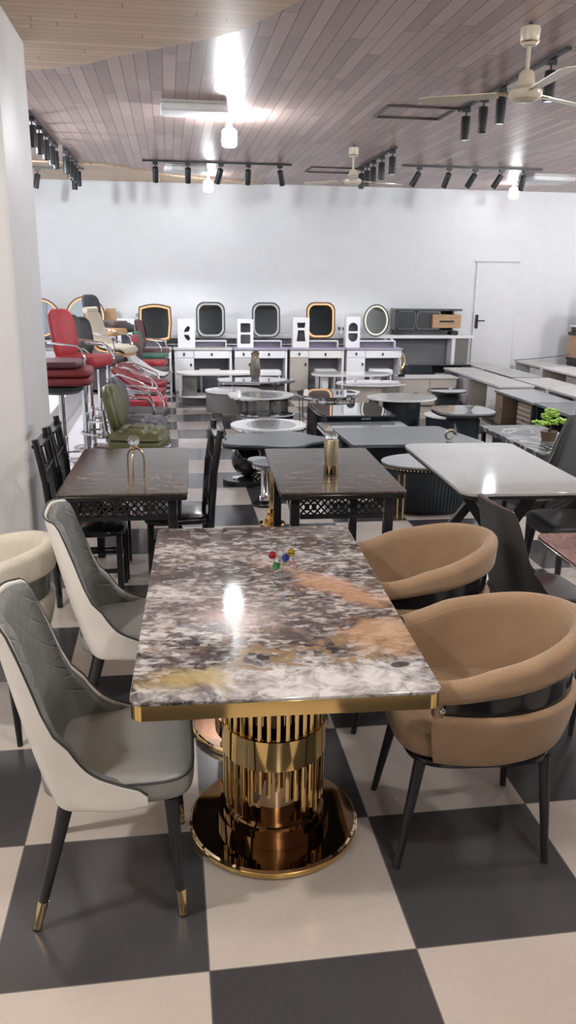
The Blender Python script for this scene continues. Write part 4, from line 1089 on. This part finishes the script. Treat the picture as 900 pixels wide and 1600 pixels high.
pts = [(.055*math.cos(a)*(1-.09*a) , 0, .062 + .055*math.sin(a)*(1-.09*a)) for a in [x*.35 for x in range(-4, 18)]]
MB().tube([(.035, 0, .17), (.045, 0, .13), (.05, 0, .09)] + pts[4:], [.004, .009, .014] + [.018*(1-.03*i) for i in range(len(pts)-4)], 8).build('spiral', M['bronze'], o)
MB().lathe([(0, 0), (.032, 0), (.03, .008), (0, .009)], n=16).build('base', M['bronze'], o)
o = thing('bronze_vase', 'tall twisted bronze vase with slanted mouth on the cloud-shaped table', 'vase', (1.21, 11.72, .4555))
rows = []
for k in range(9):
    z = .36*k/8; R = .055 + .03*math.sin(PI*min(1, k/8*1.1))
    rows.append([(R*math.cos(2*PI*j/6 + z*2.2), R*.8*math.sin(2*PI*j/6+z*2.2), z + (.05*math.sin(2*PI*j/6+1) if k == 8 else 0)) for j in range(6)])
MB().loft(rows).build('body', M['bronze'], o, angle=15)
MB().tube([(.06*math.cos(2*PI*j/6+.8), .048*math.sin(2*PI*j/6+.8), .362 + .05*math.sin(2*PI*j/6+1)) for j in range(6)], .006, 6, True).build('rim', M['brass'], o)
o = thing('leaf_sculpture', 'gold leaf ring sculpture on black block on the beige console', 'sculpture', (3.47, 11.95, .4505))
MB().box(-.05, -.03, 0, .05, .03, .04).build('base', M['black'], o, .004)
MB().tube([(.0, 0, .04), (-.02, 0, .10), (.03, 0, .16), (.05, 0, .22), (.03, 0, .30), (0, 0, .36)], [.012, .018, .02, .018, .014, .006], 8).build('stem', M['brass'], o)
MB().tube([(.045*math.cos(2*PI*k/20), 0, .21 + .09*math.sin(2*PI*k/20)) for k in range(20)], .012, 6, True).build('ring', plain('pale_gold', (.55, .46, .27), .3, .8), o)
o = thing('crystal_bowl', 'small crystal bowl on the gray rounded-square table', 'bowl', (3.36, 8.72, .4505))
MB().lathe([(0, 0), (.025, 0), (.02, .012), (.05, .045), (.062, .05), (.056, .052), (.018, .018), (0, .018)], n=9).build('bowl', M['crystal'], o, angle=10)
o = thing('glass_ornament', 'dark glass ornament with upright stem on the black gloss console', 'ornament', (4.45, 8.10, .5005))
MB().prism(ell(.12, .10, 24), 0, .02).build('dish', M['smoke'], o, .004); MB().ball((.02, 0, .055), .045, 10, (1.3, 1, .8)).build('body', M['smoke'], o); MB().tube([(-.04, 0, .02), (-.045, 0, .10), (-.03, 0, .17)], .008, 6).build('stem', M['smoke'], o)
# bonsai
o = thing('bonsai', 'small bonsai with bright green leaves in a brown pot on the black marble table', 'plant', (3.45, 6.92, .4505))
MB().lathe([(0, 0), (.06, 0), (.078, .085), (.082, .088), (.078, .092), (.070, .085), (0, .08)], n=24).build('pot', M['pot'], o)
MB().tube([(0, 0, .075), (.012, 0, .11), (-.005, 0, .15), (.012, 0, .20), (0, 0, .24)], [.016, .014, .012, .009, .006], 8).add(*(lambda t: (t.v, t.f))(MB().tube([(0, 0, .14), (.06, .01, .165), (.10, 0, .175)], [.008, .006, .004], 6).tube([(0, 0, .14), (-.06, 0, .16), (-.09, .01, .165)], [.008, .006, .004], 6))).build('trunk', M['bark'], o)
random.seed(11); m = MB()
def leafball(cx, cy, cz, rx, ry, rz, n):
    for _ in range(n):
        while True:
            p = Vector((random.uniform(-1, 1), random.uniform(-1, 1), random.uniform(-.6, 1)))
            if .35 < p.length < 1: break
        q = (cx + p.x*rx, cy + p.y*ry, cz + p.z*rz); s = random.uniform(.014, .022)
        R = Matrix.Rotation(random.uniform(0, 6.3), 4, 'Z') @ Matrix.Rotation(random.uniform(-.7, .7), 4, 'X')
        m.ball(q, s, 6, (1, .8, .45), R)
for a in ((.10, 0, .175, .07, .06, .035, 46), (-.095, 0, .165, .075, .06, .03, 46), (0, -.03, .18, .06, .05, .03, 30), (0, 0, .25, .085, .07, .05, 70), (-.03, .02, .22, .05, .05, .03, 24)): leafball(*a)
m.build('foliage', M['leaf'], o, angle=50)

# ------------------------------------------------------------------ ceiling fittings
def head(r, x, y, lit=False, tx=0, ty=0, rr=.04, L=.20, power=45):
    """one can light hung under a track; tilt angles in degrees"""
    b = MB().box(x-.035, y-.02, -.055, x+.035, y+.02, -.0205).build('adapter', M['blackm'], r, .004)
    MB().cyl((x, y, -.0555), (x, y, -.085), .008).build('stem', M['blackm'], b)
    mt = Matrix.Translation((x, y, -.085)) @ Matrix.Rotation(math.radians(tx), 4, 'X') @ Matrix.Rotation(math.radians(ty), 4, 'Y')
    MB().lathe([(0, -.005), (rr*.9, -.005), (rr, -.012), (rr, -L), (rr*.82, -L), (rr*.82, -L+.02), (0, -L+.021)], n=20, mat=mt).build('spotlight', M['blackm'], r, angle=40)
    MB().lathe([(0, -L+.019), (rr*.7, -L+.019), (rr*.7, -L+.012), (0, -L+.012)], n=16, mat=mt).build('lens', M['spotface'] if lit else M['mgray'], r)
    if lit:
        l = bpy.data.lights.new('spot_beam', 'SPOT'); l.energy = power; l.spot_size = 1.15; l.spot_blend = .5; l.shadow_soft_size = .03; l.color = (.95, .97, 1)
        lo = bpy.data.objects.new('spot_beam', l); COL.objects.link(lo)
        lo.location = Vector(r.location) + (mt @ Vector((0, 0, -L-.02))); lo.rotation_euler = (math.radians(tx), math.radians(ty), 0)
GTK = 'track lights on the ceiling'
def track(label, x, y, L, along, heads, lit=(), tilts=None, zz=CZ-.001):
    r = thing('track_light', label, 'track light', (x, y, zz), 0, GTK)
    if along == 'y': MB().box(-.018, -L/2, -.02, .018, L/2, 0).build('track', M['blackm'], r)
    else: MB().box(-L/2, -.018, -.02, L/2, .018, 0).build('track', M['blackm'], r)
    for i, h in enumerate(heads):
        tx, ty = (tilts or {}).get(i, (0, 0))
        head(r, 0 if along == 'y' else h-x, h-y if along == 'y' else 0, i in lit, tx, ty, power=40 if abs(tx) > 1 else 45)
track('black track light with hanging cans beside the nearer ceiling fan', 2.66, 6.66, 2.1, 'y', (7.52, 7.10, 6.72, 5.86), (0, 2, 3))
track('short black track light with cans in a row beside the farther ceiling fan', 2.67, 10.86, 1.95, 'y', (11.62, 11.30, 10.95, 10.52, 10.02), (4,))
track('black track light with five cans across the ceiling, above the rounded mirrors', .70, 11.65, 2.0, 'x', (-.13, .30, .74, 1.11, 1.54), (0, 1, 2, 3, 4), {0: (32, 0), 1: (32, 0), 2: (30, 14), 3: (32, 0), 4: (30, -14)})
track('black track light with five tilted cans across the ceiling, above the door', 4.16, 11.35, 2.0, 'x', (3.41, 3.83, 4.20, 4.58, 4.91), (0, 1, 2), {0: (28, 22), 1: (30, 10), 2: (28, 22), 3: (22, 26), 4: (20, 4)})
track('black track light running away beside the white pillar, nearer of two in line', -1.27, 9.6, 2.1, 'y', (8.78, 9.25, 9.68, 10.10, 10.45), (3,))
track('black track light running away beyond the white pillar, farther of two in line', -1.20, 11.62, 1.75, 'y', (10.9, 11.3, 11.66, 11.95, 12.3), (1,))
track('black track light across the ceiling at the far left corner', -1.62, 12.55, .95, 'x', (-1.78, -1.28), (), {0: (0, 12)}, CZ-.0235)
track('black track light at the right frame edge beyond the flat panel', 5.85, 10.3, 1.0, 'y', (10.0, 10.6), ())
# square channel frames around the track ends
GF = 'black channel frames on the ceiling'
for lab, x, y in (('black rectangular channel frame by the nearer fan on the ceiling', 2.30, 7.91), ('black rectangular channel frame by the farther fan on the ceiling', 2.33, 12.08)):
    m = MB(); w, d = .66, .55
    m.box(-w/2, -d/2, -.014, w/2, -d/2+.03, 0); m.box(-w/2, d/2-.03, -.014, w/2, d/2, 0); m.box(-w/2, -d/2+.03, -.014, -w/2+.03, d/2-.03, 0); m.box(w/2-.03, -d/2+.03, -.014, w/2, d/2-.03, 0)
    f = tag(m.build('ceiling_channel', M['brnw'] if False else plain('dark_brown_channel', (.06, .045, .04), .4), None), lab, 'ceiling frame', GF); f.location = (x, y, CZ-.001)
def panel(label, x, y, w, d):
    r = thing('ceiling_lamp', label, 'ceiling light', (x, y, CZ-.001), 0, 'flat ceiling lamps')
    MB().prism(rrect(w-.02, d-.02, .02), -.02, 0).build('housing', M['offwhite'], r)
    MB().prism(rrect(w, d, .05), -.09, -.0205).build('diffuser', M['diff'], r, .02)
panel('flat white batten lamp on the ceiling, nearer one above the middle', .27, 7.93, .60, .34)
panel('flat white batten lamp on the ceiling, farther one behind the black track', .28, 12.1, .60, .34)
panel('flat white panel lamp on the ceiling at the right', 5.55, 12.05, .66, .60)
GB = 'bright white bulbs under the ceiling'
def bulb(label, x, y, z=3.155, m='bulb'):
    r = thing('ceiling_bulb', label, 'light bulb', (x, y, z), 0, GB)
    MB().lathe([(0, -.085), (.05, -.083), (.068, -.07), (.072, -.05), (.072, .05), (.06, .07), (.03, .085), (0, .086)], n=28).build('bulb', M[m], r, angle=80)
    MB().lathe([(.03, .0865), (.03, .11), (.022, .12), (.022, .16), (0, .16)], n=18).build('socket', M['white'], r)
    MB().cyl((0, 0, .1605), (0, 0, CZ-z-.012), .006).build('cord', M['white'], r)
    MB().lathe([(0, CZ-z-.001), (.05, CZ-z-.001), (.045, CZ-z-.012), (0, CZ-z-.012)], n=20).build('ceiling_rose', M['white'], r)
bulb('bright bulb under the ceiling in front of the nearer batten lamp', .615, 8.35)
bulb('bright bulb under the ceiling just above the rounded mirrors', .63, 12.95, 3.19, 'bulbdim')
bulb('bright bulb under the ceiling above the door at the right', 5.45, 12.95, 3.21, 'bulbdim')
bulb('added fill bulb over the left aisle, outside the view', -1.9, 1.7, 3.155, 'fillwarm')  # added out of frame to light the near chairs from the left
bulb('added fill bulb straight over the viewer, outside the view', 1.3, .9, 3.155, 'fillweak')  # unseen bulb added to light the near furniture from above
bulb('added fill bulb over the right aisle, outside the view', 3.5, 2.4, 3.155, 'fillweak')  # added fill from the right, no bulb visible there
bulb('added fill bulb hanging unseen behind the viewer', .62, -2.4, 3.155, 'fillweak')  # added behind the camera for weak frontal fill
bulb('added fill bulb on the right side of the showroom, outside the view, near', 5.6, 4.6, 3.155, 'fillwarm')  # unseen, added to raise the light on the near right
bulb('added fill bulb on the right side of the showroom, outside the view, middle', 5.9, 8.0, 3.155, 'fillstrong')  # added off to the right to brighten the middle of the room
bulb('added fill bulb on the right side of the showroom, outside the view, far', 7.7, 11.3, 3.155, 'fillweak')  # added out of view to even the light on the back wall
bulb('added fill bulb hidden behind the white pillar above the bar stools', -2.2, 9.6, 3.155, 'fillstrong')  # added, hidden by the pillar, to light the stools and left wall
def fan(label, x, y, rot):
    r = thing('ceiling_fan', label, 'fan', (x, y, CZ), 0, 'ivory ceiling fans')
    MB().cyl((0, 0, -.002), (0, 0, -.03), .014).build('hook', M['blackm'], r)
    MB().lathe([(0, -.02), (.055, -.025), (.06, -.04), (.055, -.105), (.04, -.125), (.014, -.13), (0, -.131)], n=28).build('canopy', M['beigep'], r)
    MB().lathe([(.052, -.100), (.058, -.104), (.052, -.112), (.044, -.106), (.052, -.100)], n=28).build('canopy_ring', M['brass'], r)
    MB().cyl((0, 0, -.129), (0, 0, -.27), .012).build('rod', M['beigep'], r)
    MB().lathe([(0, -.255), (.03, -.258), (.045, -.275), (.05, -.32), (.058, -.345), (.085, -.36), (.10, -.375), (.10, -.40), (.085, -.42), (.05, -.432), (0, -.434)], n=36).build('motor', M['beigep'], r)
    MB().lathe([(.085, -.405), (.092, -.41), (.083, -.422), (.072, -.42), (.085, -.405)], n=36).build('motor_ring', M['brass'], r)
    for k in range(3):
        a = math.radians(rot + 120*k)
        mt = Matrix.Rotation(a, 4, 'Z') @ Matrix.Translation((0, 0, -.385)) @ Matrix.Rotation(.14, 4, 'X')
        b = MB().prism([(.17, -.045), (.62, -.062), (.66, -.04), (.66, .04), (.62, .062), (.17, .045)], -.003, .003, mt).build('blade', M['beigep'], r)
        MB().prism([(.085, -.018), (.22, -.03), (.22, .03), (.085, .018)], .0035, .008, mt).build('blade_arm', M['brass'], b)
fan('ivory ceiling fan with brass rings, nearer one at the top right', 2.20, 5.18, 28)
fan('ivory ceiling fan, farther one above the tilted oval mirror', 2.17, 9.89, 18)
tag(MB().tube([(6.15, 13.98, .50), (6.5, 13.9, .53), (6.86, 13.5, .62), (6.92, 13.42, .66)], .006, 6).build('power_cord', M['blackm'], None), 'thin dark cord running to the far right side cabinet', 'cord')

# ------------------------------------------------------------------ world, camera, view
w = bpy.data.worlds.new('world'); SC.world = w; w.use_nodes = True
w.node_tree.nodes['Background'].inputs[0].default_value = (.6, .65, .7, 1); w.node_tree.nodes['Background'].inputs[1].default_value = .02
F, PITCH, YAW, ROLL, CH = 1252.246, .2832, .1455, .0118, 1.867
fw = Vector((math.sin(YAW)*math.cos(PITCH), math.cos(YAW)*math.cos(PITCH), -math.sin(PITCH)))
rt = Vector((math.cos(YAW), -math.sin(YAW), 0)); up = rt.cross(fw)
cx = rt*math.cos(ROLL) + up*math.sin(ROLL); cy = -rt*math.sin(ROLL) + up*math.cos(ROLL)
cam = bpy.data.cameras.new('camera'); co = bpy.data.objects.new('camera', cam); COL.objects.link(co)
mw = Matrix((cx, cy, -fw)).transposed().to_4x4(); mw.translation = (0, 0, CH); co.matrix_world = mw
cam.sensor_fit = 'VERTICAL'; cam.sensor_height = 36; cam.sensor_width = 20.25; cam.lens = F*36/1600; cam.clip_start = .05
SC.camera = co
vs = SC.view_settings; vs.view_transform = 'Standard'; vs.look = 'None'; vs.gamma = 1; vs.use_curve_mapping = False; vs.exposure = 0.15
SC.cycles.use_denoising = True
SC.cycles.max_bounces = 8; SC.cycles.sample_clamp_indirect = 6; SC.cycles.caustics_reflective = False; SC.cycles.caustics_refractive = False
